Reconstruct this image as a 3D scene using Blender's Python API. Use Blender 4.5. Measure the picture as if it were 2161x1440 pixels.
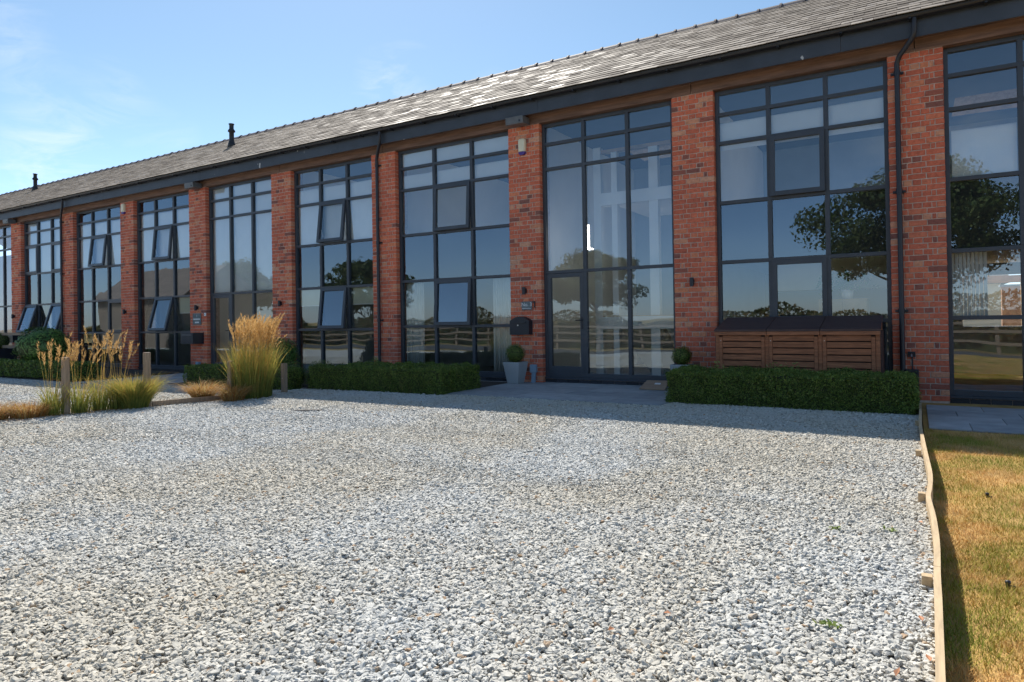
import bpy, math, random
import numpy as np
from mathutils import Matrix, Vector

for o in list(bpy.data.objects): bpy.data.objects.remove(o)
scene = bpy.context.scene
COL = scene.collection
R = math.radians
rng = np.random.default_rng(7)
random.seed(7)

# ------------------------------------------------------------------ camera
CAM = Vector((0.0, -11.6, 1.243))
YAW, PITCH, ROLL = 0.5442726, 0.0070642, -0.0158692
fw = Vector((-math.sin(YAW)*math.cos(PITCH), math.cos(YAW)*math.cos(PITCH), math.sin(PITCH)))
rt = Vector((math.cos(YAW), math.sin(YAW), 0)); up = rt.cross(fw)
r2 = rt*math.cos(ROLL) + up*math.sin(ROLL); u2 = up*math.cos(ROLL) - rt*math.sin(ROLL)
cd = bpy.data.cameras.new('camera'); cam = bpy.data.objects.new('camera', cd); COL.objects.link(cam)
cam.matrix_world = Matrix(((r2.x, u2.x, -fw.x, CAM.x), (r2.y, u2.y, -fw.y, CAM.y), (r2.z, u2.z, -fw.z, CAM.z), (0, 0, 0, 1)))
cd.sensor_width = 36; cd.sensor_fit = 'HORIZONTAL'; cd.lens = 1403.74/2161*36
cd.shift_y = -(720-666.3)/2161
cd.clip_start = 0.05; cd.clip_end = 3000
scene.camera = cam

# ------------------------------------------------------------------ sky and sun
SUN_DIR = Vector((-0.60, 0.634, 1.0)).normalized()        # towards the sun: behind the building, to the left
sun_el = math.asin(SUN_DIR.z); sun_az = math.atan2(SUN_DIR.x, SUN_DIR.y)
world = bpy.data.worlds.new('World'); scene.world = world; world.use_nodes = True
wt = world.node_tree; wt.nodes.clear()
def wn(t, **k):
    n = wt.nodes.new(t)
    for a, b in k.items(): setattr(n, a, b)
    return n
sky = wn('ShaderNodeTexSky', sky_type='NISHITA', sun_disc=False, sun_elevation=sun_el, sun_rotation=sun_az,
         altitude=50, air_density=1.0, dust_density=0.25, ozone_density=3.0)
bg = wn('ShaderNodeBackground'); bg.inputs['Strength'].default_value = 0.078
outw = wn('ShaderNodeOutputWorld')
tc = wn('ShaderNodeTexCoord')
# thin summer cloud wisps
mp = wn('ShaderNodeMapping'); mp.inputs['Scale'].default_value = (7, 7, 22); mp.inputs['Rotation'].default_value = (0.15, 0.25, 0.4)
nz = wn('ShaderNodeTexNoise'); nz.inputs['Scale'].default_value = 1.3; nz.inputs['Detail'].default_value = 8; nz.inputs['Roughness'].default_value = 0.62
nz.inputs['Distortion'].default_value = 0.8
wt.links.new(tc.outputs['Generated'], mp.inputs['Vector']); wt.links.new(mp.outputs['Vector'], nz.inputs['Vector'])
rp = wn('ShaderNodeMapRange'); rp.inputs['From Min'].default_value = 0.44; rp.inputs['From Max'].default_value = 0.74
wt.links.new(nz.outputs['Fac'], rp.inputs['Value'])
nz2 = wn('ShaderNodeTexNoise'); nz2.inputs['Scale'].default_value = 3.4; nz2.inputs['Detail'].default_value = 2
wt.links.new(tc.outputs['Generated'], nz2.inputs['Vector'])
rp2 = wn('ShaderNodeMapRange'); rp2.inputs['From Min'].default_value = 0.56; rp2.inputs['From Max'].default_value = 0.70
wt.links.new(nz2.outputs['Fac'], rp2.inputs['Value'])
ml = wn('ShaderNodeMath', operation='MULTIPLY'); wt.links.new(rp.outputs[0], ml.inputs[0]); wt.links.new(rp2.outputs[0], ml.inputs[1])
ml2 = wn('ShaderNodeMath', operation='MULTIPLY'); wt.links.new(ml.outputs[0], ml2.inputs[0]); ml2.inputs[1].default_value = 0.5
mixc = wn('ShaderNodeMixRGB'); mixc.inputs['Color2'].default_value = (7.5, 7.6, 7.8, 1)
# horizon tinted bluer and brighter all the way round, lifting fill on the facade
sx = wn('ShaderNodeSeparateXYZ'); wt.links.new(tc.outputs['Generated'], sx.inputs[0])
hr = wn('ShaderNodeMapRange', interpolation_type='SMOOTHSTEP'); hr.inputs['From Min'].default_value = 0.0; hr.inputs['From Max'].default_value = 0.34
wt.links.new(sx.outputs['Z'], hr.inputs['Value'])
ht = wn('ShaderNodeMixRGB'); ht.inputs['Color1'].default_value = (0.98, 1.08, 1.36, 1); ht.inputs['Color2'].default_value = (0.92, 0.965, 0.90, 1); wt.links.new(hr.outputs[0], ht.inputs['Fac'])
hm = wn('ShaderNodeMixRGB', blend_type='MULTIPLY'); hm.inputs['Fac'].default_value = 1.0; wt.links.new(sky.outputs[0], hm.inputs['Color1']); wt.links.new(ht.outputs[0], hm.inputs['Color2'])
wt.links.new(ml2.outputs[0], mixc.inputs['Fac']); wt.links.new(hm.outputs[0], mixc.inputs['Color1'])
wt.links.new(mixc.outputs[0], bg.inputs['Color']); wt.links.new(bg.outputs[0], outw.inputs['Surface'])
sd = bpy.data.lights.new('sun', 'SUN'); sd.energy = 3.5; sd.angle = R(0.5); sd.color = (1.0, 0.95, 0.87)
so = bpy.data.objects.new('sun', sd); COL.objects.link(so); so.location = (-20, 20, 30)
so.rotation_euler = (-SUN_DIR).to_track_quat('-Z', 'Y').to_euler()
scene.view_settings.view_transform = 'Standard'; scene.view_settings.look = 'None'
scene.view_settings.gamma = 1; scene.view_settings.use_curve_mapping = False
scene.view_settings.exposure = 1.04

# ------------------------------------------------------------------ materials
def new_mat(name):
    m = bpy.data.materials.new(name); m.use_nodes = True
    nt = m.node_tree; b = nt.nodes['Principled BSDF']
    return m, nt, b
def N(nt, t, ins=None, **k):
    n = nt.nodes.new(t)
    for a, b in k.items(): setattr(n, a, b)
    for a, b in (ins or {}).items(): n.inputs[a].default_value = b
    return n
def L(nt, a, b): nt.links.new(a, b)
def ramp(nt, fac, stops, interp='LINEAR'):
    n = nt.nodes.new('ShaderNodeValToRGB'); cr = n.color_ramp; cr.interpolation = interp
    while len(cr.elements) < len(stops): cr.elements.new(0.5)
    for e, (p, c) in zip(cr.elements, stops): e.position = p; e.color = (*c, 1)
    L(nt, fac, n.inputs[0]); return n
def noise(nt, scale, detail=4, rough=0.55, coord='pos', dist=0.0, scl=None):
    if coord == 'pos': src = N(nt, 'ShaderNodeNewGeometry').outputs['Position']
    else: src = N(nt, 'ShaderNodeTexCoord').outputs['Object']
    if scl:
        m = N(nt, 'ShaderNodeMapping', {'Scale': scl}); L(nt, src, m.inputs['Vector']); src = m.outputs[0]
    n = N(nt, 'ShaderNodeTexNoise', {'Scale': scale, 'Detail': detail, 'Roughness': rough, 'Distortion': dist}); L(nt, src, n.inputs['Vector'])
    return n
def simple(name, col, rough=0.6, var=0.15, scale=6.0, bump=0.0, bscale=60, spec=0.5, metal=0.0, scl=None):
    m, nt, b = new_mat(name)
    n = noise(nt, scale, 5, scl=scl)
    a = tuple(max(0, c*(1-var)) for c in col); d = tuple(min(1, c*(1+var)) for c in col)
    r = ramp(nt, n.outputs['Fac'], [(0.3, a), (0.7, d)]); L(nt, r.outputs[0], b.inputs['Base Color'])
    b.inputs['Roughness'].default_value = rough; b.inputs['Specular IOR Level'].default_value = spec; b.inputs['Metallic'].default_value = metal
    if bump:
        n2 = noise(nt, bscale, 3); bp = N(nt, 'ShaderNodeBump', {'Strength': bump, 'Distance': 0.01}); L(nt, n2.outputs['Fac'], bp.inputs['Height']); L(nt, bp.outputs[0], b.inputs['Normal'])
    return m
def attr_mat(name, stops, rough=0.6, spec=0.3, trans=0.0, nscale=0, nmix=0.25, attr='rnd', bump=0, bscale=80, interp='LINEAR', instancer=False):
    m, nt, b = new_mat(name)
    a = N(nt, 'ShaderNodeAttribute', attribute_name=attr)
    if instancer: a.attribute_type = 'INSTANCER'
    r = ramp(nt, a.outputs['Fac'], stops, interp); c = r.outputs[0]
    if nscale:
        n = noise(nt, nscale, 5)
        rr = ramp(nt, n.outputs['Fac'], [(0.3, (1-nmix,)*3), (0.7, (1+0*nmix,)*3)])
        mx = N(nt, 'ShaderNodeMixRGB', {'Fac': 1.0}, blend_type='MULTIPLY'); L(nt, c, mx.inputs[1]); L(nt, rr.outputs[0], mx.inputs[2]); c = mx.outputs[0]
    L(nt, c, b.inputs['Base Color']); b.inputs['Roughness'].default_value = rough; b.inputs['Specular IOR Level'].default_value = spec
    if trans:
        t = N(nt, 'ShaderNodeBsdfTranslucent'); L(nt, c, t.inputs['Color'])
        ms = N(nt, 'ShaderNodeMixShader', {'Fac': trans}); out = nt.nodes['Material Output']
        L(nt, b.outputs[0], ms.inputs[1]); L(nt, t.outputs[0], ms.inputs[2]); L(nt, ms.outputs[0], out.inputs['Surface'])
    if bump:
        n2 = noise(nt, bscale, 4); bp = N(nt, 'ShaderNodeBump', {'Strength': bump, 'Distance': 0.004}); L(nt, n2.outputs['Fac'], bp.inputs['Height']); L(nt, bp.outputs[0], b.inputs['Normal'])
    return m

# brick: fired clay tones per brick, pale lime bloom spots
M = {}
def brick_mat():
    m, nt, b = new_mat('brick_clay')
    a = N(nt, 'ShaderNodeAttribute', attribute_name='rnd')
    r = ramp(nt, a.outputs['Fac'], [(0.0, (0.25, 0.108, 0.085)), (0.10, (0.34, 0.120, 0.085)), (0.2, (0.52, 0.142, 0.082)), (0.5, (0.61, 0.162, 0.090)), (0.8, (0.67, 0.185, 0.102)), (0.93, (0.68, 0.26, 0.135)), (1.0, (0.64, 0.34, 0.22))])
    n = noise(nt, 21, 7, 0.7, dist=0.4); rr = ramp(nt, n.outputs['Fac'], [(0.30, (0.66, 0.64, 0.64)), (0.5, (0.98, 0.96, 0.95)), (0.68, (1.14, 1.2, 1.22))])
    mx = N(nt, 'ShaderNodeMixRGB', {'Fac': 1.0}, blend_type='MULTIPLY'); L(nt, r.outputs[0], mx.inputs[1]); L(nt, rr.outputs[0], mx.inputs[2])
    n2 = noise(nt, 9, 8, 0.7, dist=0.6); sp = ramp(nt, n2.outputs['Fac'], [(0.62, (0, 0, 0)), (0.74, (0.8, 0.8, 0.8))])
    mx2 = N(nt, 'ShaderNodeMixRGB', {'Color2': (0.52, 0.43, 0.36, 1)}); L(nt, sp.outputs[0], mx2.inputs['Fac']); L(nt, mx.outputs[0], mx2.inputs[1])
    # slow drift of the firing tone along the terrace
    n4 = noise(nt, 0.55, 3); r4 = ramp(nt, n4.outputs['Fac'], [(0.35, (0.84, 0.86, 0.92)), (0.65, (1.06, 1.02, 0.98))])
    mx3 = N(nt, 'ShaderNodeMixRGB', {'Fac': 1.0}, blend_type='MULTIPLY'); L(nt, mx2.outputs[0], mx3.inputs[1]); L(nt, r4.outputs[0], mx3.inputs[2])
    L(nt, mx3.outputs[0], b.inputs['Base Color']); b.inputs['Roughness'].default_value = 0.85; b.inputs['Specular IOR Level'].default_value = 0.25
    n3 = noise(nt, 120, 5, 0.7); bp = N(nt, 'ShaderNodeBump', {'Strength': 0.5, 'Distance': 0.004}); L(nt, n3.outputs['Fac'], bp.inputs['Height']); L(nt, bp.outputs[0], b.inputs['Normal'])
    return m
M['brick'] = brick_mat()
M['mortar'] = simple('lime_mortar', (0.54, 0.42, 0.35), 0.95, 0.25, 14, 0.5, 150, 0.1)
M['frame'] = simple('anthracite_frame', (0.044, 0.051, 0.064), 0.42, 0.12, 3, 0, spec=0.5)
M['fascia'] = simple('fascia_board', (0.040, 0.049, 0.064), 0.50, 0.2, 2.5, 0.05, 20)
def fascia_marks():
    m = M['fascia']; nt = m.node_tree; b = nt.nodes['Principled BSDF']; src = b.inputs['Base Color'].links[0].from_socket
    n = noise(nt, 5.5, 2, 0.4, scl=(1.6, 1, 0.8)); r = ramp(nt, n.outputs['Fac'], [(0.765, (0, 0, 0)), (0.78, (1, 1, 1))]); mx = N(nt, 'ShaderNodeMixRGB', {'Color2': (0.45, 0.46, 0.46, 1)}); L(nt, r.outputs[0], mx.inputs['Fac']); L(nt, src, mx.inputs[1]); L(nt, mx.outputs[0], b.inputs['Base Color'])
fascia_marks()
M['gutter'] = simple('black_gutter', (0.013, 0.014, 0.018), 0.4, 0.2, 4)
M['lintel'] = simple('weathered_timber_lintel', (0.18, 0.105, 0.075), 0.8, 0.35, 5, 0.4, 60, scl=(0.4, 4, 6))
M['plinth'] = attr_mat('blue_plinth_brick', [(0, (0.02, 0.022, 0.028)), (1, (0.05, 0.05, 0.06))], 0.5)
M['plaster'] = simple('white_plaster', (0.80, 0.80, 0.78), 0.9, 0.03, 2)
M['greywall'] = simple('grey_blue_wall', (0.36, 0.42, 0.50), 0.9, 0.05, 2)
M['ceilblue'] = simple('slate_blue_ceiling', (0.10, 0.13, 0.19), 0.9, 0.05, 2)
M['dark_panel'] = simple('dark_backing_panel', (0.02, 0.022, 0.027), 0.7, 0.1, 2)
M['innerfloor'] = simple('oak_floor', (0.36, 0.25, 0.16), 0.5, 0.2, 4, scl=(1, 6, 1))
M['white_wood'] = simple('white_painted_timber', (0.80, 0.80, 0.78), 0.5, 0.03, 3)
M['oak'] = simple('oak_rail', (0.42, 0.26, 0.13), 0.5, 0.2, 5)
M['blind'] = simple('blind_fabric', (0.86, 0.86, 0.84), 0.9, 0.03, 3)
M['blindg'] = simple('cream_blind_fabric', (0.62, 0.62, 0.50), 0.9, 0.04, 3)
M['curtain'] = simple('curtain_linen', (0.82, 0.82, 0.78), 0.9, 0.06, 4)
def glass_mat():
    m, nt, b = new_mat('window_glass'); nt.nodes.remove(b)
    fr = N(nt, 'ShaderNodeFresnel', {'IOR': 1.62})
    mr = N(nt, 'ShaderNodeMapRange', {'From Min': 0.0, 'From Max': 1.0, 'To Min': 0.125, 'To Max': 1.0}); L(nt, fr.outputs[0], mr.inputs['Value'])
    t = N(nt, 'ShaderNodeBsdfTransparent', {'Color': (0.95, 0.97, 0.97, 1)}); g = N(nt, 'ShaderNodeBsdfGlossy', {'Roughness': 0.0, 'Color': (0.74, 0.88, 1, 1)})
    n = noise(nt, 0.9, 1); bp = N(nt, 'ShaderNodeBump', {'Strength': 0.22, 'Distance': 0.02}); L(nt, n.outputs['Fac'], bp.inputs['Height'])
    L(nt, bp.outputs[0], g.inputs['Normal'])
    ms = N(nt, 'ShaderNodeMixShader'); L(nt, mr.outputs[0], ms.inputs['Fac']); L(nt, t.outputs[0], ms.inputs[1]); L(nt, g.outputs[0], ms.inputs[2])
    L(nt, ms.outputs[0], nt.nodes['Material Output'].inputs['Surface']); return m
M['glass'] = glass_mat()
def slate_mat():
    m, nt, b = new_mat('roof_slate')
    a = N(nt, 'ShaderNodeAttribute', attribute_name='rnd')
    r = ramp(nt, a.outputs['Fac'], [(0, (0.15, 0.125, 0.105)), (0.35, (0.23, 0.195, 0.165)), (0.7, (0.28, 0.24, 0.20)), (1, (0.35, 0.30, 0.25))])
    n = noise(nt, 5, 8, 0.7); rr = ramp(nt, n.outputs['Fac'], [(0.32, (0.50, 0.47, 0.42)), (0.52, (0.92, 0.9, 0.86)), (0.7, (1.18, 1.14, 1.06))])
    mx = N(nt, 'ShaderNodeMixRGB', {'Fac': 1.0}, blend_type='MULTIPLY'); L(nt, r.outputs[0], mx.inputs[1]); L(nt, rr.outputs[0], mx.inputs[2])
    L(nt, mx.outputs[0], b.inputs['Base Color']); b.inputs['Specular IOR Level'].default_value = 0.16
    rr2 = ramp(nt, a.outputs['Fac'], [(0.0, (0.9,)*3), (0.55, (0.78,)*3), (0.9, (0.6,)*3), (1.0, (0.5,)*3)]); L(nt, rr2.outputs[0], b.inputs['Roughness'])
    n3 = noise(nt, 22, 5); bp = N(nt, 'ShaderNodeBump', {'Strength': 0.45, 'Distance': 0.008}); L(nt, n3.outputs['Fac'], bp.inputs['Height']); L(nt, bp.outputs[0], b.inputs['Normal'])
    return m
M['slate'] = slate_mat()
M['ridge'] = simple('ridge_tile_clay', (0.16, 0.125, 0.115), 0.7, 0.3, 6, 0.3, 40)
M['flue'] = simple('flue_black', (0.012, 0.014, 0.018), 0.5, 0.2, 5)
M['slab'] = attr_mat('stone_paving', [(0, (0.33, 0.35, 0.365)), (1, (0.44, 0.455, 0.465))], 0.75, 0.3, nscale=5, nmix=0.28, bump=0.25, bscale=30)
M['joint'] = simple('paving_joint', (0.16, 0.15, 0.14), 0.95, 0.3, 20)
def gravel_mat():
    m, nt, b = new_mat('gravel_bed')
    g = N(nt, 'ShaderNodeNewGeometry'); v = N(nt, 'ShaderNodeTexVoronoi', {'Scale': 38.0}); L(nt, g.outputs['Position'], v.inputs['Vector'])
    r = ramp(nt, v.outputs['Color'], [(0, (0.36, 0.35, 0.32)), (0.5, (0.48, 0.465, 0.435)), (1, (0.58, 0.565, 0.53))]); L(nt, r.outputs[0], b.inputs['Base Color'])
    bp = N(nt, 'ShaderNodeBump', {'Strength': 1.0, 'Distance': 0.02}, invert=True); L(nt, v.outputs['Distance'], bp.inputs['Height']); L(nt, bp.outputs[0], b.inputs['Normal'])
    b.inputs['Roughness'].default_value = 0.9; return m
M['gravel'] = gravel_mat()
def pebble_mat():
    m, nt, b = new_mat('limestone_pebble')
    a = N(nt, 'ShaderNodeAttribute', attribute_name='tint'); a.attribute_type = 'INSTANCER'
    r = ramp(nt, a.outputs['Fac'], [(0, (0.25, 0.25, 0.25)), (0.16, (0.42, 0.42, 0.405)), (0.5, (0.525, 0.52, 0.49)), (0.88, (0.60, 0.59, 0.555)), (0.955, (0.68, 0.67, 0.635)), (0.97, (0.46, 0.38, 0.29)), (1, (0.40, 0.27, 0.17))])
    g = noise(nt, 0.42, 5, 0.6, dist=0.5); rr = ramp(nt, g.outputs['Fac'], [(0.40, (0.98, 0.92, 0.82)), (0.52, (1.0, 0.975, 0.93)), (0.62, (1.02, 1.03, 1.04))])
    mx = N(nt, 'ShaderNodeMixRGB', {'Fac': 1.0}, blend_type='MULTIPLY'); L(nt, r.outputs[0], mx.inputs[1]); L(nt, rr.outputs[0], mx.inputs[2])
    n = noise(nt, 90, 4); r3 = ramp(nt, n.outputs['Fac'], [(0.35, (0.82,)*3), (0.65, (1.05,)*3)])
    mx2 = N(nt, 'ShaderNodeMixRGB', {'Fac': 1.0}, blend_type='MULTIPLY'); L(nt, mx.outputs[0], mx2.inputs[1]); L(nt, r3.outputs[0], mx2.inputs[2])
    L(nt, mx2.outputs[0], b.inputs['Base Color']); b.inputs['Roughness'].default_value = 0.8; b.inputs['Specular IOR Level'].default_value = 0.3
    return m
M['pebble'] = pebble_mat()
M['lawn'] = simple('dry_lawn_soil', (0.42, 0.27, 0.10), 0.95, 0.35, 2.2, 0.6, 80, 0.1)
def grass_mat():
    m, nt, b = new_mat('dry_grass_blades')
    a = N(nt, 'ShaderNodeAttribute', attribute_name='rnd')
    n = noise(nt, 1.5, 5, 0.65); ad = N(nt, 'ShaderNodeMath', operation='MULTIPLY_ADD'); ad.inputs[1].default_value = 0.36; L(nt, a.outputs['Fac'], ad.inputs[0])
    mm = N(nt, 'ShaderNodeMapRange', {'From Min': 0.34, 'From Max': 0.62, 'To Min': -0.28, 'To Max': 0.62}); L(nt, n.outputs['Fac'], mm.inputs['Value']); L(nt, mm.outputs[0], ad.inputs[2])
    r = ramp(nt, ad.outputs[0], [(0, (0.24, 0.27, 0.035)), (0.26, (0.36, 0.32, 0.05)), (0.5, (0.58, 0.36, 0.12)), (0.8, (0.70, 0.44, 0.18)), (1, (0.76, 0.54, 0.28))])
    L(nt, r.outputs[0], b.inputs['Base Color']); b.inputs['Roughness'].default_value = 0.8; b.inputs['Specular IOR Level'].default_value = 0.2; return m
M['grass'] = grass_mat()
M['field'] = simple('field_ground', (0.33, 0.24, 0.10), 0.95, 0.4, 0.25, 0.3, 8, 0.1)
M['road'] = simple('asphalt', (0.075, 0.075, 0.078), 0.9, 0.2, 3, 0.4, 90)
def wood(name, c, var=0.3, sc=(12, 1.0, 12), rough=0.75, bump=0.3):
    m, nt, b = new_mat(name)
    n = noise(nt, 3.0, 6, 0.65, 'obj', 0.6, sc); a = tuple(x*(1-var) for x in c); d = tuple(min(1, x*(1+var)) for x in c)
    r = ramp(nt, n.outputs['Fac'], [(0.3, a), (0.7, d)]); L(nt, r.outputs[0], b.inputs['Base Color']); b.inputs['Roughness'].default_value = rough
    bp = N(nt, 'ShaderNodeBump', {'Strength': bump, 'Distance': 0.003}); L(nt, n.outputs['Fac'], bp.inputs['Height']); L(nt, bp.outputs[0], b.inputs['Normal']); return m
M['edge_wood'] = wood('pale_softwood', (0.50, 0.37, 0.22), 0.22, (14, 1.2, 14))
M['post_wood'] = wood('weathered_post', (0.27, 0.20, 0.14), 0.35, (14, 14, 1.0))
M['store_wood'] = wood('stained_brown_slat', (0.31, 0.12, 0.055), 0.45, (1.2, 10, 12))
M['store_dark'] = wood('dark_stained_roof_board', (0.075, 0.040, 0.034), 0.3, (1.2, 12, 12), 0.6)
M['card'] = simple('brown_board', (0.36, 0.25, 0.17), 0.85, 0.1, 5)
M['white'] = simple('white_label', (0.8, 0.8, 0.8), 0.5, 0.02)
M['hedge'] = attr_mat('box_leaf', [(0, (0.085, 0.140, 0.026)), (0.5, (0.185, 0.275, 0.045)), (0.80, (0.27, 0.36, 0.07)), (0.92, (0.36, 0.39, 0.11)), (1, (0.40, 0.27, 0.12))], 0.5, 0.4, 0.35, nscale=3.5, nmix=0.35)
M['shrub'] = attr_mat('laurel_leaf', [(0, (0.045, 0.105, 0.022)), (0.6, (0.10, 0.215, 0.04)), (1, (0.18, 0.30, 0.06))], 0.4, 0.5, 0.2)
def browning(mat):
    nt = mat.node_tree; b = nt.nodes['Principled BSDF']; src = b.inputs['Base Color'].links[0].from_socket
    n = noise(nt, 2.6, 6, 0.7); r = ramp(nt, n.outputs['Fac'], [(0.60, (0, 0, 0)), (0.72, (0.75, 0.75, 0.75))]); mx = N(nt, 'ShaderNodeMixRGB', {'Color2': (0.26, 0.20, 0.07, 1)}); L(nt, r.outputs[0], mx.inputs['Fac']); L(nt, src, mx.inputs[1])
    L(nt, mx.outputs[0], b.inputs['Base Color'])
    for l in list(nt.links):
        if l.to_node.type == 'BSDF_TRANSLUCENT': L(nt, mx.outputs[0], l.to_socket); break
browning(M['hedge'])
M['core'] = simple('hedge_twigs', (0.050, 0.066, 0.020), 0.9, 0.4, 20)
M['treeleaf'] = attr_mat('oak_leaf', [(0, (0.035, 0.058, 0.012)), (0.6, (0.075, 0.11, 0.025)), (1, (0.14, 0.15, 0.04))], 0.6, 0.3, 0.3)
M['brownleaf'] = attr_mat('autumn_hedge_leaf', [(0, (0.06, 0.07, 0.018)), (0.45, (0.11, 0.12, 0.03)), (0.8, (0.20, 0.13, 0.045)), (1, (0.28, 0.15, 0.05))], 0.6, 0.3, 0.3)
M['bark'] = simple('bark', (0.09, 0.07, 0.055), 0.95, 0.3, 5, 0.8, 20)
M['straw'] = attr_mat('grass_blade_mixed', [(0, (0.55, 0.34, 0.14)), (0.18, (0.56, 0.36, 0.10)), (0.4, (0.42, 0.33, 0.08)), (0.65, (0.29, 0.31, 0.07)), (1, (0.17, 0.22, 0.05))], 0.6, 0.3, 0.4)
M['plume'] = attr_mat('seed_plume', [(0, (0.46, 0.27, 0.09)), (0.6, (0.62, 0.39, 0.15)), (1, (0.72, 0.50, 0.24))], 0.8, 0.2, 0.45)
M['sedge'] = attr_mat('bronze_sedge', [(0, (0.34, 0.15, 0.045)), (0.5, (0.48, 0.27, 0.08)), (0.8, (0.55, 0.42, 0.22)), (1, (0.38, 0.30, 0.06))], 0.7, 0.2, 0.35)
M['black'] = simple('black_powder_coat', (0.016, 0.018, 0.026), 0.45, 0.1, 4)
M['cream'] = simple('cream_plastic', (0.72, 0.66, 0.48), 0.4, 0.04, 4)
M['purple'] = simple('purple_plastic', (0.07, 0.03, 0.22), 0.35, 0.05, 4)
M['grey'] = simple('grey_planter', (0.33, 0.35, 0.36), 0.6, 0.08, 4)
M['bluegrey'] = simple('blue_grey_plastic', (0.24, 0.33, 0.42), 0.5, 0.06, 4)
M['slateplate'] = simple('slate_plate', (0.12, 0.15, 0.16), 0.6, 0.25, 20)
M['floodbox'] = simple('floodlight_casing', (0.10, 0.105, 0.11), 0.4, 0.2, 9)
M['steel'] = simple('steel', (0.6, 0.6, 0.6), 0.3, 0.05, 4, metal=1.0)
M['lampglass'] = simple('lamp_lens', (0.25, 0.27, 0.28), 0.15, 0.05)
M['barnwood'] = wood('barn_weatherboard', (0.24, 0.18, 0.13), 0.35, (1, 1, 9))
M['barnroof'] = simple('corrugated_sheet', (0.20, 0.15, 0.12), 0.6, 0.3, 2)
M['terra'] = simple('dark_soil', (0.05, 0.038, 0.028), 0.95, 0.4, 20, 0.5, 60)
M['oldbrick'] = simple('pale_old_brick', (0.42, 0.25, 0.17), 0.9, 0.25, 9)
M['render'] = simple('cream_render', (0.68, 0.62, 0.50), 0.9, 0.05, 2)

# ------------------------------------------------------------------ mesh helpers
def link(name, me, mat=None, parent=None, label=None, cat=None, group=None, kind=None, loc=None):
    o = bpy.data.objects.new(name, me); COL.objects.link(o)
    if mat is not None and me is not None and not me.materials: me.materials.append(M[mat] if isinstance(mat, str) else mat)
    if parent: o.parent = parent
    tag(o, label, cat, group, kind)
    if loc is not None: o.location = loc
    return o
def tag(o, label=None, cat=None, group=None, kind=None):
    if label: o['label'] = label
    if cat: o['category'] = cat
    if group: o['group'] = group
    if kind: o['kind'] = kind
def empty(name, loc=(0, 0, 0), label=None, cat=None, group=None, rz=0.0):
    o = bpy.data.objects.new(name, None); COL.objects.link(o); o.location = loc; o.rotation_euler = (0, 0, rz); o.empty_display_size = 0.1
    tag(o, label, cat, group); return o
def fast_mesh(name, V, F, attrs=None, smooth=False):
    V = np.asarray(V, np.float32); F = np.asarray(F, np.int32); me = bpy.data.meshes.new(name)
    k = F.shape[1]; me.vertices.add(len(V)); me.vertices.foreach_set('co', V.ravel())
    me.loops.add(F.size); me.loops.foreach_set('vertex_index', F.ravel())
    me.polygons.add(len(F)); me.polygons.foreach_set('loop_start', np.arange(0, F.size, k, dtype=np.int32))
    me.update(calc_edges=True); me.validate()
    for nme, arr in (attrs or {}).items():
        a = me.attributes.new(nme, 'FLOAT', 'FACE'); a.data.foreach_set('value', np.asarray(arr, np.float32))
    if smooth: me.polygons.foreach_set('use_smooth', np.ones(len(F), bool))
    return me
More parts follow.
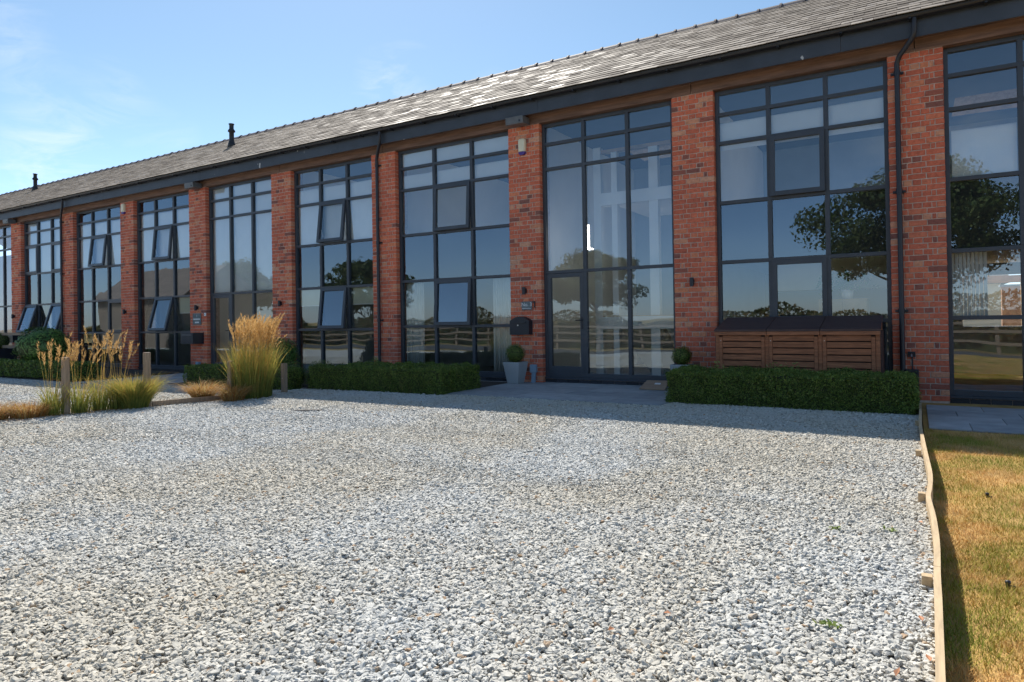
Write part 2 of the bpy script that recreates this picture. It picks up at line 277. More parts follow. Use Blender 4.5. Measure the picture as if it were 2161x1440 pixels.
class MB:
    def __init__(s): s.v = []; s.f = []; s.r = []; s.sm = []
    def add(s, V, F, r=0.5, sm=False):
        k = len(s.v); s.v += [tuple(v) for v in V]
        for f in F: s.f.append(tuple(i+k for i in f)); s.r.append(r); s.sm.append(sm)
        return s
    def box(s, x0, x1, y0, y1, z0, z1, r=0.5):
        return s.add([(x0, y0, z0), (x1, y0, z0), (x1, y1, z0), (x0, y1, z0), (x0, y0, z1), (x1, y0, z1), (x1, y1, z1), (x0, y1, z1)],
                     [(0, 3, 2, 1), (4, 5, 6, 7), (0, 1, 5, 4), (1, 2, 6, 5), (2, 3, 7, 6), (3, 0, 4, 7)], r)
    def hexa(s, P, r=0.5):
        return s.add(P, [(0, 3, 2, 1), (4, 5, 6, 7), (0, 1, 5, 4), (1, 2, 6, 5), (2, 3, 7, 6), (3, 0, 4, 7)], r)
    def tube(s, pts, rad, seg=10, r=0.5, cap=True):
        pts = [Vector(p) for p in pts]; n = len(pts)
        if not hasattr(rad, '__len__'): rad = [rad]*n
        V = []; ref = None
        for i, p in enumerate(pts):
            d = (pts[min(i+1, n-1)] - pts[max(i-1, 0)]).normalized()
            if ref is None: ref = Vector((1, 0, 0)) if abs(d.x) < 0.8 else Vector((0, 1, 0))
            a = (ref - d*ref.dot(d)).normalized(); b = d.cross(a); ref = a
            for k in range(seg):
                t = 2*math.pi*k/seg; V.append(p + (a*math.cos(t) + b*math.sin(t))*rad[i])
        F = [(i*seg+k, i*seg+(k+1) % seg, (i+1)*seg+(k+1) % seg, (i+1)*seg+k) for i in range(n-1) for k in range(seg)]
        s.add(V, F, r, True)
        if cap: s.add(V[:seg], [tuple(range(seg))[::-1]], r); s.add(V[-seg:], [tuple(range(seg))], r)
        return s
    def lathe(s, c, prof, seg=14, r=0.5, axis='z'):
        V = [];
        for rr, z in prof:
            for k in range(seg):
                t = 2*math.pi*k/seg; V.append((c[0]+rr*math.cos(t), c[1]+rr*math.sin(t), c[2]+z))
        n = len(prof)
        return s.add(V, [(i*seg+k, i*seg+(k+1) % seg, (i+1)*seg+(k+1) % seg, (i+1)*seg+k) for i in range(n-1) for k in range(seg)], r, True)
    def mesh(s, name):
        me = bpy.data.meshes.new(name); me.from_pydata(s.v, [], s.f); me.update()
        a = me.attributes.new('rnd', 'FLOAT', 'FACE'); a.data.foreach_set('value', s.r)
        me.polygons.foreach_set('use_smooth', s.sm)
        return me
    def build(s, name, mat, parent=None, bevel=0.0, **k):
        o = link(name, s.mesh(name), mat, parent, **k)
        if bevel:
            m = o.modifiers.new('bevel', 'BEVEL'); m.width = bevel; m.segments = 2; m.limit_method = 'ANGLE'
        return o
def zg(x, y):                                   # ground height of the drive
    z = -0.13*np.clip((-8.0-np.asarray(x, float))/9.0, 0, 1)
    return z - 0.24*np.clip((-12.2-np.asarray(y, float))/2.6, 0, 1)
def unit(a): return a/np.maximum(np.linalg.norm(a, axis=1, keepdims=True), 1e-9)
def leaves(P, Nn, size, wid=0.55, loose=0.8, seed=1, rlo=0.0, rhi=1.0):
    g = np.random.default_rng(seed); n = len(P)
    nn = unit(Nn + loose*g.normal(size=(n, 3))); t = unit(np.cross(nn, g.normal(size=(n, 3)))); b = np.cross(nn, t)
    s = (size*(0.6+0.8*g.random(n)))[:, None]
    V = np.stack([P-t*s*0.5, P+b*s*wid*0.5+nn*s*0.08, P+t*s*0.5, P-b*s*wid*0.5+nn*s*0.08], 1).reshape(-1, 3)
    F = np.arange(4*n).reshape(n, 4)
    return V, F, rlo+(rhi-rlo)*g.random(n)

# ------------------------------------------------------------------ ground, road, drive, lawn
def sheet(name, xs, ys, zf, mat, kind='structure'):
    xs = np.asarray(xs, float); ys = np.asarray(ys, float); X, Y = np.meshgrid(xs, ys); Z = zf(X, Y)
    V = np.stack([X, Y, Z], -1).reshape(-1, 3); nx = len(xs)
    F = [(j*nx+i, j*nx+i+1, (j+1)*nx+i+1, (j+1)*nx+i) for j in range(len(ys)-1) for i in range(nx-1)]
    return link(name, fast_mesh(name, V, F), mat, kind=kind)
sheet('ground', np.linspace(-900, 900, 31), np.linspace(-900, 900, 31), lambda x, y: -0.32+0*x, 'field')
EP = [(0.045, -1.2), (0.040, -2.2), (0.031, -3.182), (0.051, -4.523), (0.064, -5.185), (0.078, -5.863), (0.066, -6.302), (0.055, -6.526), (0.072, -6.995), (0.077, -7.534), (0.066, -8.063), (0.063, -8.344), (0.058, -8.643), (0.054, -8.888), (0.05, -9.2), (0.05, -10.2), (0.045, -12.0)]
def board_x(y): q = sorted((b, a) for a, b in EP); return np.interp(y, [b for b, _ in q], [a for _, a in q])
gravel = sheet('gravel_drive', np.append(np.linspace(-60, -1.0, 40), 0.0), np.linspace(-14.9, 9.0, 120), lambda x, y: zg(x, y)-0.021, 'gravel')
_co = np.empty(len(gravel.data.vertices)*3); gravel.data.vertices.foreach_get('co', _co); _co = _co.reshape(-1, 3); _k = _co[:, 0] > -0.5; _co[_k, 0] = board_x(_co[_k, 1])-0.004; gravel.data.vertices.foreach_set('co', _co.ravel()); gravel.data.update()
def lawnz(x, y): return -0.075+zg(x*0, y)
sheet('lawn', np.linspace(0.066, 25, 20), np.linspace(-14.9, 9.0, 40), lambda x, y: lawnz(x, y), 'lawn')
def roadmesh():
    xs = np.linspace(-120, 60, 30); V = []; 
    for x in xs:
        yc = -17.0+0.06*(x+5); V += [(x, yc-2.1, -0.30), (x, yc+2.1, -0.30)]
    return fast_mesh('road', V, [(2*i, 2*i+2, 2*i+3, 2*i+1) for i in range(len(xs)-1)])
link('road', roadmesh(), 'road', kind='structure')

# ------------------------------------------------------------------ the building
HEAD = 5.15
BAY = [(-31.70, -28.90, 'D'), (-28.14, -25.15, 'W'), (-24.39, -21.47, 'W'), (-20.73, -17.87, 'W'), (-17.10, -14.31, 'D'),
       (-13.565, -10.80, 'W'), (-10.08, -7.05, 'W'), (-6.33, -3.64, 'D'), (-2.91, -0.293, 'W'), (0.42, 3.15, 'W')]
LEV = [(-0.08, 1.02, 2.08), (-0.08, 1.02, 2.08), (-0.03, 1.045, 2.10), (-0.03, 1.05, 2.105), (-0.03, 1.06, 2.11),
       (-0.02, 1.085, 2.125), (0.085, 1.135, 2.165), (0.105, 1.14, 2.185), (0.10, 1.15, 2.185), (0.035, 1.175, 2.16)]
UP = (3.21, 4.245, 4.742)
PIER = [(-32.45, -31.70)]+[(BAY[i][1], BAY[i+1][0]) for i in range(9)]+[(3.15, 3.87)]
BLD = empty('brick_terrace', (-15, 0, 0), 'long red brick terrace with tall dark framed windows and slate roof', 'building')
BLDI = Matrix.Translation((15, 0, 0))
def child(o):                                   # keep world placement under the building root
    o.parent = BLD; o.matrix_parent_inverse = BLDI; return o
def bpart(mb, name, mat, bevel=0.0, **k): return child(mb.build(name, mat, None, bevel, **k))
def sub(o, p):
    o.parent = p; o.matrix_parent_inverse = p.matrix_world.inverted() if False else Matrix.Identity(4); return o

COURSE = 0.0867; NC = 60; ZB = -0.05
def brick_box(w, hgt, dep, j, g):
    c = g.uniform(0.004, 0.008); x0, x1, z0, z1 = -w/2, w/2, -hgt/2, hgt/2
    def q(): return g.uniform(-j, j)
    yb = dep; e = g.uniform(-0.0025, 0.0025)
    A = [(x0, yb, z0), (x1, yb, z0), (x1, yb, z1), (x0, yb, z1)]
    B = [(x0+q(), c+e, z0+q()), (x1+q(), c+e, z0+q()), (x1+q(), c+e, z1+q()), (x0+q(), c+e, z1+q())]
    Cc = [(x+c*(-1 if x > 0 else 1), e, z+c*(-1 if z > 0 else 1)) for x, _, z in B]
    return A+B+Cc, [(8, 9, 10, 11), (4, 5, 9, 8), (5, 6, 10, 9), (6, 7, 11, 10), (7, 4, 8, 11), (0, 1, 5, 4), (1, 2, 6, 5), (2, 3, 7, 6), (3, 0, 4, 7)]
def rows(x0, x1, i):
    j = 0.012; W = x1-x0
    if i % 2 == 0: ws = [(W-2*j)/3]*3
    else:
        c = 0.048; hd = (W-2*c-6*j)/5; ws = [hd, c, hd, hd, hd, c, hd]
    x = x0
    for w in ws: yield x+w/2, w; x += w+j
field = MB(); gB = random.Random(3)
for k, (x0, x1) in enumerate(PIER):
    zb = ZB if k > 6 else -0.15
    core = MB().box(x0+0.007, x1-0.007, 0.009, 0.42, zb-0.2, HEAD+0.05)
    core_o = bpart(core, 'brick_pier', 'mortar')
    nc = int(round((HEAD-zb)/COURSE)); ch = (HEAD-zb)/nc
    if k == 9:                                   # the pier that shows largest: every brick is an object
        varm = {}
        for kind, w in (('s', None), ('h', None), ('c', None)): pass
        for i in range(NC):
            for n_, (xc, w) in enumerate(rows(x0, x1, i)):
                key = (round(w, 3), gB.randrange(12) if gB.random() > 0.10 else 12+gB.randrange(3))
                if key not in varm:
                    V, F = brick_box(w, COURSE-0.0115, 0.125, 0.0034, gB)
                    rv = 0.2+0.8*(key[1]+0.5)/12 if key[1] < 12 else 0.02+0.05*(key[1]-12)
                    varm[key] = MB().add(V, F, rv).mesh('brick'); varm[key].materials.append(M['brick'])
                o = bpy.data.objects.new('brick', varm[key]); COL.objects.link(o); o.parent = core_o; o.location = (xc, 0, ZB+(HEAD-ZB)/NC*(i+0.5))
    else:
        for i in range(nc):
            for xc, w in rows(x0, x1, i):
                V, F = brick_box(w, ch-0.0115, 0.125, 0.0034, gB)
                rv = 0.2+0.8*gB.random() if gB.random() > 0.085 else gB.uniform(0, 0.13)
                field.add([(x+xc, y, z+zb+ch*(i+0.5)) for x, y, z in V], F, rv)
bpart(field, 'brickwork', 'brick', kind='stuff')

# timber lintels, soffit, fascia boards, gutter
for k, (x0, x1, t) in enumerate(BAY):
    a = PIER[k][0]+0.36 if k else PIER[0][0]; b = PIER[k+1][0]+0.355 if k < 9 else PIER[10][1]
    bpart(MB().box(a+0.003, b-0.003, -0.012, 0.30, HEAD+0.004, HEAD+0.185), 'lintel', 'lintel', 0.004)
bpart(MB().box(-46, 3.9, -0.235, 0.40, 5.338, 5.37), 'soffit', 'lintel')
fx = [-46, -38.5, -33.2, -27.3, -21.95, -16.9, -11.6, -6.2, -0.9, 3.92]
for a, b in zip(fx[:-1], fx[1:]): bpart(MB().box(a+0.002, b-0.002, -0.26, -0.235, 5.275, 5.60), 'fascia_board', 'fascia', 0.002)
g = MB()
def gut_prof(r, n=9): return [(-0.335+r*math.cos(t), 5.585+r*math.sin(t)) for t in [math.pi+math.pi*i/(n-1) for i in range(n)]]
po, pi_ = gut_prof(0.066), gut_prof(0.060)
V = [(x, y, z) for x in (-46, 3.95) for y, z in po+pi_[::-1]]; n = 18
g.add(V, [(i, (i+1) % n, n+(i+1) % n, n+i) for i in range(n)], 0.5, False); g.add(V[:n], [tuple(range(n))]); g.add(V[n:], [tuple(range(n))[::-1]])
bpart(g, 'gutter', 'gutter')
gb = [x for x in np.arange(-45, 3.9, 0.9)]
for x in gb: bpart(MB().box(x, x+0.03, -0.405, -0.259, 5.51, 5.528), 'gutter_bracket', 'gutter')

# roof
EV = Vector((0, -0.40, 5.60)); RD = Vector((0, 3.60, 7.86)); sl = (RD-EV); SL = sl.length; sd_ = sl.normalized(); nrm = Vector((0, -sd_.z, sd_.y))
RX0, RX1 = -46.0, 4.05
deck = MB()
P = [EV-nrm*0.05, RD-nrm*0.05, RD-nrm*0.17, EV-nrm*0.09+sd_*0.16]
V = [(x, p.y, p.z) for x in (RX0, RX1) for p in P]
deck.add(V, [(0, 1, 5, 4), (1, 2, 6, 5), (2, 3, 7, 6), (3, 0, 4, 7), (0, 3, 2, 1), (4, 5, 6, 7)])
# rear slope with unseen rooflights, added so sun brightens the halls and upper rooms
def rz(y): return 7.80-(y-3.6)*0.5625
def rslab(x0, x1, y0, y1): deck.hexa([(x0, y0, rz(y0)-0.1), (x1, y0, rz(y0)-0.1), (x1, y1, rz(y1)-0.1), (x0, y1, rz(y1)-0.1), (x0, y0, rz(y0)), (x1, y0, rz(y0)), (x1, y1, rz(y1)), (x0, y1, rz(y1))])
rslab(RX0, RX1, 3.6, 4.7); rslab(RX0, RX1, 6.15, 7.6)
LX = [((a+b)/2-1.05, (a+b)/2+1.05) for i_, (a, b, _) in enumerate(BAY) if i_ in (4, 5, 6, 7, 8, 9)]
xx_ = [RX0]+[v-0.9 for q in LX for v in q]+[RX1]
for a, b in zip(xx_[0::2], xx_[1::2]): rslab(a, b, 4.702, 6.148)
ROOF = bpart(deck, 'roof', 'slate')
for a, b in LX:
    o = link('added_rooflight', fast_mesh('added_rooflight', [(a-0.9, 4.7, rz(4.7)-0.03), (b-0.9, 4.7, rz(4.7)-0.03), (b-0.9, 6.15, rz(6.15)-0.03), (a-0.9, 6.15, rz(6.15)-0.03)], [(0, 1, 2, 3)]), 'glass'); o.parent = ROOF
EXPO = 0.242; SWID = 0.30; gs = random.Random(11); srow = int(SL/EXPO)
slmesh = {}; sf = MB(); cand = []
for r_ in range(srow+1):
    d0 = r_*EXPO-0.045
    for c_ in range(int((RX1-RX0)/SWID)+1):
        x = RX1-SWID*(c_+0.5)-(SWID/2 if r_ % 2 else 0)
        if x < RX0+0.1: continue
        cand.append((x, d0, r_))
cand.sort(key=lambda q: (Vector((q[0], -0.4, 5.6))-CAM).length + q[1]*0.4)
vis = [q for q in cand if q[0] < 2.2 and not (q[0] > -1.2 and q[1] > 1.2 + (-1.2-q[0])*0 and q[0] > 0.5)]
chosen = set(id(q) for q in vis[:300])
def slate_geo(j, th=0.009, top=0.011):
    w = SWID/2-0.0025; ln = min(0.46, 0.46)
    z0 = 0.016+j.uniform(-0.002, 0.004); t = [j.uniform(-0.003, 0.003) for _ in range(4)]; k = j.uniform(-0.007, 0.007)
    P = [(-w, k, z0+t[0]), (w, k+j.uniform(-.003, .003), z0+t[1]), (w, ln, -0.004), (-w, ln, -0.004)]
    return [(a, b, c-th) for a, b, c in P]+P
X_ = Vector((1, 0, 0)); basis = Matrix((X_, sd_, nrm)).transposed()
for q in cand:
    x, d0, r_ = q; o3 = Vector((x, EV.y, EV.z))+sd_*d0
    rv = min(1, max(0, gs.gauss(0.5, 0.27)))
    if id(q) in chosen:
        key = gs.randrange(16)
        if key not in slmesh: slmesh[key] = MB().hexa(slate_geo(gs), (key+0.5)/16).mesh('slate'); slmesh[key].materials.append(M['slate'])
        o = bpy.data.objects.new('slate', slmesh[key]); COL.objects.link(o); o.parent = ROOF; o.matrix_local = Matrix.Translation(o3) @ basis.to_4x4()
    else: sf.hexa([o3+basis @ Vector(p) for p in slate_geo(gs)], rv)
o = sf.build('slate_field', 'slate', kind='stuff'); o.parent = ROOF
# ridge tiles with raised collars
rm = MB(); prof = [(-0.13, -0.075), (-0.085, -0.01), (-0.04, 0.035), (0, 0.048), (0.04, 0.035), (0.085, -0.01), (0.13, -0.075)]
rl = 0.455
def ring(x, s): return [(x, y*s, z*s+(0.014 if s > 1 else 0)) for y, z in prof]
rs = [ring(0.003, 1.0), ring(rl-0.05, 1.0), ring(rl-0.05, 1.18), ring(rl-0.004, 1.18), ring(rl-0.004, 0.9)]
V = [p for a in rs for p in a]; rm.add(V, [(i*7+k, i*7+k+1, (i+1)*7+k+1, (i+1)*7+k) for i in range(4) for k in range(6)])
rme = rm.mesh('ridge_tile'); rme.materials.append(M['ridge'])
for i in range(int((RX1-RX0)/0.46)):
    o = bpy.data.objects.new('ridge_tile', rme); COL.objects.link(o); o.parent = ROOF; o.location = (RX0+0.46*i, 3.60, 7.872+gs.uniform(-0.006, 0.006)); o.rotation_euler = (gs.uniform(-.02, .02), gs.uniform(-.008, .008), gs.uniform(-.01, .01))
for fxx, fy in ((-18.7, 2.05), (-33.3, 2.72)):
    zr = 5.60+(fy+0.4)*sl.z/sl.y
    f = MB().lathe((fxx, fy, zr-0.12), [(0.0, 0), (0.15, 0), (0.11, 0.2), (0.075, 0.3), (0.075, 0.56), (0.115, 0.585), (0.112, 0.62), (0.07, 0.68), (0.07, 0.80), (0.09, 0.82), (0.088, 0.84), (0, 0.84)], 16)
    bpart(f, 'flue_pipe', 'flue')
# downpipes with swan necks and brackets
for xt, xw, zb in ((0.066, -0.165, 0.02), (-10.22, -10.57, -0.05), (-24.35, -25.05, -0.1)):
    p = MB().tube([(xt, -0.335, 5.53), (xt, -0.335, 5.33), (xt+(xw-xt)*0.12, -0.31, 5.25), (xt+(xw-xt)*0.85, -0.10, 5.09), (xw, -0.065, 5.0), (xw, -0.062, 4.9), (xw, -0.062, zb)], 0.036, 14)
    po_ = bpart(p, 'downpipe', 'gutter' if False else 'black')
    for zc in (4.86, 3.08, 1.29):
        b = MB().tube([(xw, -0.062, zc-0.035), (xw, -0.062, zc+0.035)], 0.043, 14).box(xw-0.085, xw+0.085, -0.030, -0.001, zc-0.018, zc+0.018)
        b.tube([(xw-0.068, -0.042, zc), (xw-0.068, -0.028, zc)], 0.012, 8).tube([(xw+0.068, -0.042, zc), (xw+0.068, -0.028, zc)], 0.012, 8)
        o = b.build('pipe_bracket', 'black'); o.parent = po_
# back and end walls, inner shell
sh = MB(); sh.box(-46, -32.45, 0.0, 0.3, -0.2, 5.33); bpart(sh, 'end_wall', 'brick')
sh = MB(); sh.box(3.87, 4.0, -0.02, 7.4, -0.2, 5.33); bpart(sh, 'gable_wall', 'brick')
# rear wall with the garden window behind the right-hand bay
rw = MB(); rw.box(-46, 0.9, 6.0, 6.25, -0.2, 5.4).box(2.3, 3.87, 6.0, 6.25, -0.2, 5.4).box(0.9, 2.3, 6.0, 6.25, -0.2, 0.95).box(0.9, 2.3, 6.0, 6.25, 2.06, 5.4)
bpart(rw, 'rear_wall', 'greywall')
for k, (x0, x1) in enumerate(PIER):
    if k in (0, 10): continue
    xm = (x0+x1)/2; bpart(MB().box(xm-0.08, xm+0.08, 0.421, 5.999, -0.05, 5.36), 'partition', 'plaster')
cl = MB().box(-32.4, 3.86, 0.32, 3.75, 5.375, 5.40).box(-32.4, 3.86, 5.25, 5.99, 5.375, 5.40)
xx_ = [-32.4]+[v for q in LX for v in q]+[3.86]
for a, b in zip(xx_[0::2], xx_[1::2]): cl.box(a, b, 3.752, 5.248, 5.375, 5.40)  # ceiling left open below the added rooflights to let daylight in
bpart(cl, 'ceiling', 'ceilblue')
bpart(MB().box(-32.4, 3.86, 0.30, 5.99, -0.26, -0.11), 'inner_floor', 'innerfloor')
for k, (x0, x1, t) in enumerate(BAY):
    if t == 'W': bpart(MB().box(x0-0.25, x1+0.25, 0.30, 5.98, 2.30, 2.95), 'storey_floor', 'plaster')

# windows
FW, MW, TW = 0.062, 0.068, 0.060
YF, YBK, YG = 0.118, 0.205, 0.165
def bars(mb, x0, x1, z0, z1, y0=YF, y1=YBK): mb.box(x0, x1, y0, y1, z0, z1)
gP = random.Random(9)
def pane(parent, x0, x1, z0, z1, y=YG):
    t = [gP.uniform(-0.0016, 0.0016) for _ in range(3)]; m = fast_mesh('pane', [(x0, y+t[0], z0), (x1, y+t[1], z0), (x1, y+t[1]+t[2]-t[0], z1), (x0, y+t[2], z1)], [(0, 1, 2, 3)])
    o = link('pane', m, 'glass'); o.parent = parent; return o
SASH = {1: [(2, 0, 0), (2, 2, 0), (4, 0, 17), (4, 2, 17)], 2: [(2, 1, 6.5), (4, 2, 0)], 3: [(2, 1, 5.5), (4, 1, 14.5)],
        5: [(2, 1, 7), (4, 1, 6.8)], 6: [(2, 1, 3.2), (4, 1, 4.0)], 8: [(2, 1, 2.2), (4, 1, 0)], 9: []}
for k, (x0, x1, t) in enumerate(BAY):
    zb, z5, z4 = LEV[k]; zs = [HEAD-0.002, UP[2], UP[1], UP[0], z4, z5, zb]      # row r spans zs[r]..zs[r+1]
    w3 = (x1-x0)/3; xs = [x0, x0+w3, x0+2*w3, x1]
    fr = MB(); e = 0.0015
    bars(fr, x0+e, x0+FW, zb, HEAD-0.002); bars(fr, x1-FW, x1-e, zb, HEAD-0.002)
    bars(fr, x0+FW, x1-FW, HEAD-0.002-FW, HEAD-0.002)
    bars(fr, x0+FW, x1-FW, zb, zb+0.085)
    tz = [zs[1], zs[2], z4] if t == 'D' else [zs[1], zs[2], zs[3], z4, z5]
    allz = [HEAD-0.002-FW]+[z for z in tz]+[zb+0.085]
    for z in tz: bars(fr, x0+FW, x1-FW, z-TW/2, z+TW/2, YF+0.002)
    for xm in xs[1:3]:
        for i in range(len(allz)-1):
            a = allz[i]-(TW/2 if i else 0); b = allz[i+1]+(TW/2 if i+1 < len(allz)-1 else 0)
            bars(fr, xm-MW/2, xm+MW/2, b, a)
    wo = bpart(fr, 'window_frame', 'frame', 0.003)
    # outer sill strip
    o = MB().box(x0+0.002, x1-0.002, 0.085, YBK, zb-0.035, zb-0.001).build('sill', 'frame', None, 0.004); o.parent = wo
    for r_ in range(len(allz)-1):
        for c in range(3):
            a = xs[c]+(MW/2 if c else FW); b = xs[c+1]-(MW/2 if c < 2 else FW)
            top = allz[r_]-(TW/2 if r_ else 0); bot = allz[r_+1]+(TW/2 if r_+1 < len(allz)-1 else 0)
            if t == 'D' and r_ == 3 and c == 0:
                # glazed entrance door
                d = MB(); s = 0.085; y0, y1 = 0.125, 0.20; g_ = 0.004
                d.box(a+g_, a+s, y0, y1, bot-0.05, top-g_).box(b-s, b-g_, y0, y1, bot-0.05, top-g_).box(a+s, b-s, y0, y1, top-s, top-g_).box(a+s, b-s, y0, y1, bot-0.05, bot+0.13)
                do = bpart(d, 'door', 'frame', 0.003)
                pane(do, a+s, b-s, bot+0.13, top-s)
                h_ = MB().box(b-0.058, b-0.026, 0.116, 0.126, bot+0.86, bot+1.10).tube([(b-0.042, 0.125, bot+1.03), (b-0.042, 0.07, bot+1.03), (b-0.16, 0.066, bot+1.03)], 0.010, 8)
                h_.tube([(b-0.042, 0.117, bot+0.92), (b-0.042, 0.110, bot+0.92)], 0.011, 8)
                o = h_.build('handle', 'black'); o.parent = do
                continue
            sa = [q for q in SASH.get(k, []) if q[0] == r_ and q[1] == c]
            if sa:
                ang = R(sa[0][2]); s = 0.062; dz = top-bot; ww = b-a
                sm = MB(); y0, y1 = -0.04, 0.028
                ov = 0.012
                sm.box(-ov, s, y0, y1, -dz-ov, ov).box(ww-s, ww+ov, y0, y1, -dz-ov, ov).box(s, ww-s, y0, y1, -s, ov).box(s, ww-s, y0, y1, -dz-ov, -dz+s)
                o = sm.build('sash', 'frame', None, 0.003); o.parent = wo; o.location = (a, YF-0.002+0.0, top); o.rotation_euler = (-ang, 0, 0)
                if ang == 0: o.location = (a, YF+0.02, top)
                p_ = fast_mesh('pane', [(s, 0, -dz+s), (ww-s, 0, -dz+s), (ww-s, 0, -s), (s, 0, -s)], [(0, 1, 2, 3)])
                po_ = link('pane', p_, 'glass'); po_.parent = wo; po_.location = o.location; po_.rotation_euler = o.rotation_euler
                if ang > 0.02:
                    st = MB()
                    for xx in (0.03, ww-0.03):
                        st.tube([(a+xx, YF+0.03, top-dz*0.86), (a+xx, YF-0.02-math.sin(ang)*dz*0.45, top-math.cos(ang)*dz*0.5)], 0.006, 6)
                    q = st.build('stay', 'steel'); q.parent = wo
            else: pane(wo, a, b, bot, top)
    # solid spandrel behind the floor zone
    if t == 'W': bpart(MB().box(x0+0.02, x1-0.02, 0.222, 0.26, z4, UP[0]+0.01), 'spandrel_panel', 'dark_panel')
    # plinth bricks under the frame
    pl = bpart(MB().box(x0-0.01, x1+0.01, 0.125, 0.29, zb-0.30, zb-0.037), 'plinth', 'mortar')
    nb = int((x1-x0)/0.228)
    for row in range(2):
        for i in range(nb+ (1 if row else 0)):
            bw = (x1-x0)/nb; xa = x0+bw*i-(bw/2 if row else 0); a = max(x0, xa)+0.005; b = min(x1, xa+bw)-0.005
            if b-a < 0.04: continue
            o = MB().box(a, b, 0.105, 0.24, zb-0.043-0.078*(row+1)+0.011, zb-0.043-0.078*row, gs.random()).build('plinth_brick', 'plinth'); o.parent = pl
bpy.context.view_layer.update()

# stair hall behind the entrance bay
for xa, xb in ((-5.42, -5.26), (-5.04, -4.92), (-4.28, -4.10)): bpart(MB().box(xa, xb, 0.55, 0.69, -0.08, 4.63 if xa < -5.2 else 4.5), 'stair_post', 'white_wood', 0.004)
for z0, z1 in ((3.47, 3.71), (1.04, 1.28)): bpart(MB().box(-5.25, -3.45, 0.52, 0.73, z0, z1), 'landing_beam', 'white_wood', 0.004)
bpart(MB().box(-5.25, -3.45, 0.56, 0.68, 4.50, 4.57), 'handrail', 'oak', 0.004)
bpart(MB().box(-5.25, -3.45, 0.53, 0.76, 1.285, 1.30), 'oak_trim', 'oak', 0.003)
for z0, z1 in ((3.58, 3.71), (1.14, 1.28)): bpart(MB().box(-5.25, -3.45, 0.74, 3.2, z0, z1), 'landing', 'white_wood')
bpart(MB().hexa([(-5.2, 3.2, -0.08), (-4.3, 3.2, -0.08), (-4.3, 3.4, -0.08), (-5.2, 3.4, -0.08), (-5.2, 1.2, 1.1), (-4.3, 1.2, 1.1), (-4.3, 1.4, 1.1), (-5.2, 1.4, 1.1)]), 'stair_flight', 'white_wood')

def lamp_mat():
    m, nt, b = new_mat('lit_led_strip'); b.inputs['Emission Color'].default_value = (1.0, 0.93, 0.82, 1); b.inputs['Emission Strength'].default_value = 6.0; b.inputs['Base Color'].default_value = (0.9, 0.9, 0.88, 1); return m
M['led'] = lamp_mat()
pl_ = empty('pendant_light', (-5.72, 0.95, 2.62), 'lit white strip lamp hanging in the entrance hall', 'lamp')
MB().box(-0.013, 0.013, -0.02, 0.02, 0.05, 0.56).box(0.0135, 0.09, -0.02, 0.02, 0.05, 0.075).build('light_strip', 'led', pl_)
MB().tube([(0, 0, 0.561), (0, 0, 2.75)], 0.004, 6).build('cable', 'black', pl_)

# ------------------------------------------------------------------ blinds and curtains (hang inside the glass)
def blind(x0, x1, z0, z1, y, label, mat='blind'):
    y -= 0.065; b = empty('roller_blind', ((x0+x1)/2, y, z0), label, 'blind', 'roller blinds behind the windows')
    o = MB().box(-(x1-x0)/2, (x1-x0)/2, -0.002, 0.002, 0.02, z1-z0).build('fabric', mat, b)
    MB().tube([(-(x1-x0)/2, 0.02, z1-z0), ((x1-x0)/2, 0.02, z1-z0)], 0.025, 8).build('roller', 'white', b)
    MB().box(-(x1-x0)/2, (x1-x0)/2, -0.008, 0.008, 0, 0.022).build('bottom_bar', 'white', b)
B = BAY
blind(B[9][0]+.09, B[9][0]+.87, 3.22, 3.93, .30, 'white roller blind pulled down in the far right tall window')
blind(B[8][0]+.05, B[8][1]-.05, 4.14, 4.60, .30, 'rolled up white blind across the window above the bin store')
blind(B[6][0]+.05, B[6][1]-.05, 4.22, 4.58, .30, 'rolled up white blind above the curtained window', )
blind(B[6][0]+.05, B[6][1]-.05, 4.77, 5.10, .27, 'narrow white blind in the top lights above the curtained window')
blind(B[5][0]+.05, B[5][1]-.05, 3.20, 4.63, .30, 'white blind lowered over the upper window left of the middle downpipe')
for c, nm in ((0, 'left'), (2, 'right')):
    xa = B[5][0]+(B[5][1]-B[5][0])/3*c; blind(xa+.05, xa+.87, 1.68, 2.11, .30, 'cream half lowered blind in the lower %s light beside the plume grass' % nm, 'blindg')
blind(B[4][0]+.05, B[4][1]-.05, 2.16, 5.08, .30, 'tall white blind above the entrance door behind the plume grass')
blind(B[3][0]+.05, B[3][1]-.05, 3.20, 4.68, .30, 'white upper blind in the window left of the large black mailbox')
blind(B[3][0]+2.0, B[3][1]-.05, 1.60, 2.09, .30, 'cream half lowered blind in the lower window by the large black mailbox', 'blindg')
blind(B[2][0]+.05, B[2][1]-.05, 3.20, 4.68, .30, 'white upper blind in the window behind the reed grass')
blind(B[1][0]+.05, B[1][1]-.05, 3.20, 5.05, .30, 'white upper blind in the window above the round green shrub')
def curtain(x0, x1, z0, z1, y, label):
    n = 60; xs = np.linspace(x0, x1, n); V = []
    for z in (z0, z1):
        for i, x in enumerate(xs): V.append((x, y+0.035*math.sin(i*0.95)+0.012*math.sin(i*2.3+z), z))
    m = fast_mesh('curtain', V, [(i, i+1, n+i+1, n+i) for i in range(n-1)], smooth=True)
    o = link('curtain', m, 'curtain', label=label, cat='curtain', group='long curtains of one window'); 
    md = o.modifiers.new('thick', 'SOLIDIFY'); md.thickness = 0.004
curtain(-10.05, -9.50, -0.03, 2.13, .29, 'left pale linen curtain beside the middle downpipe')
curtain(-7.66, -7.14, -0.03, 2.13, .29, 'right pale linen curtain beside the arched mailbox pier')
vb = empty('vertical_blind', (0.7, 0.36, 1.20), 'white vertical slat blind in the far right lower window', 'blind')
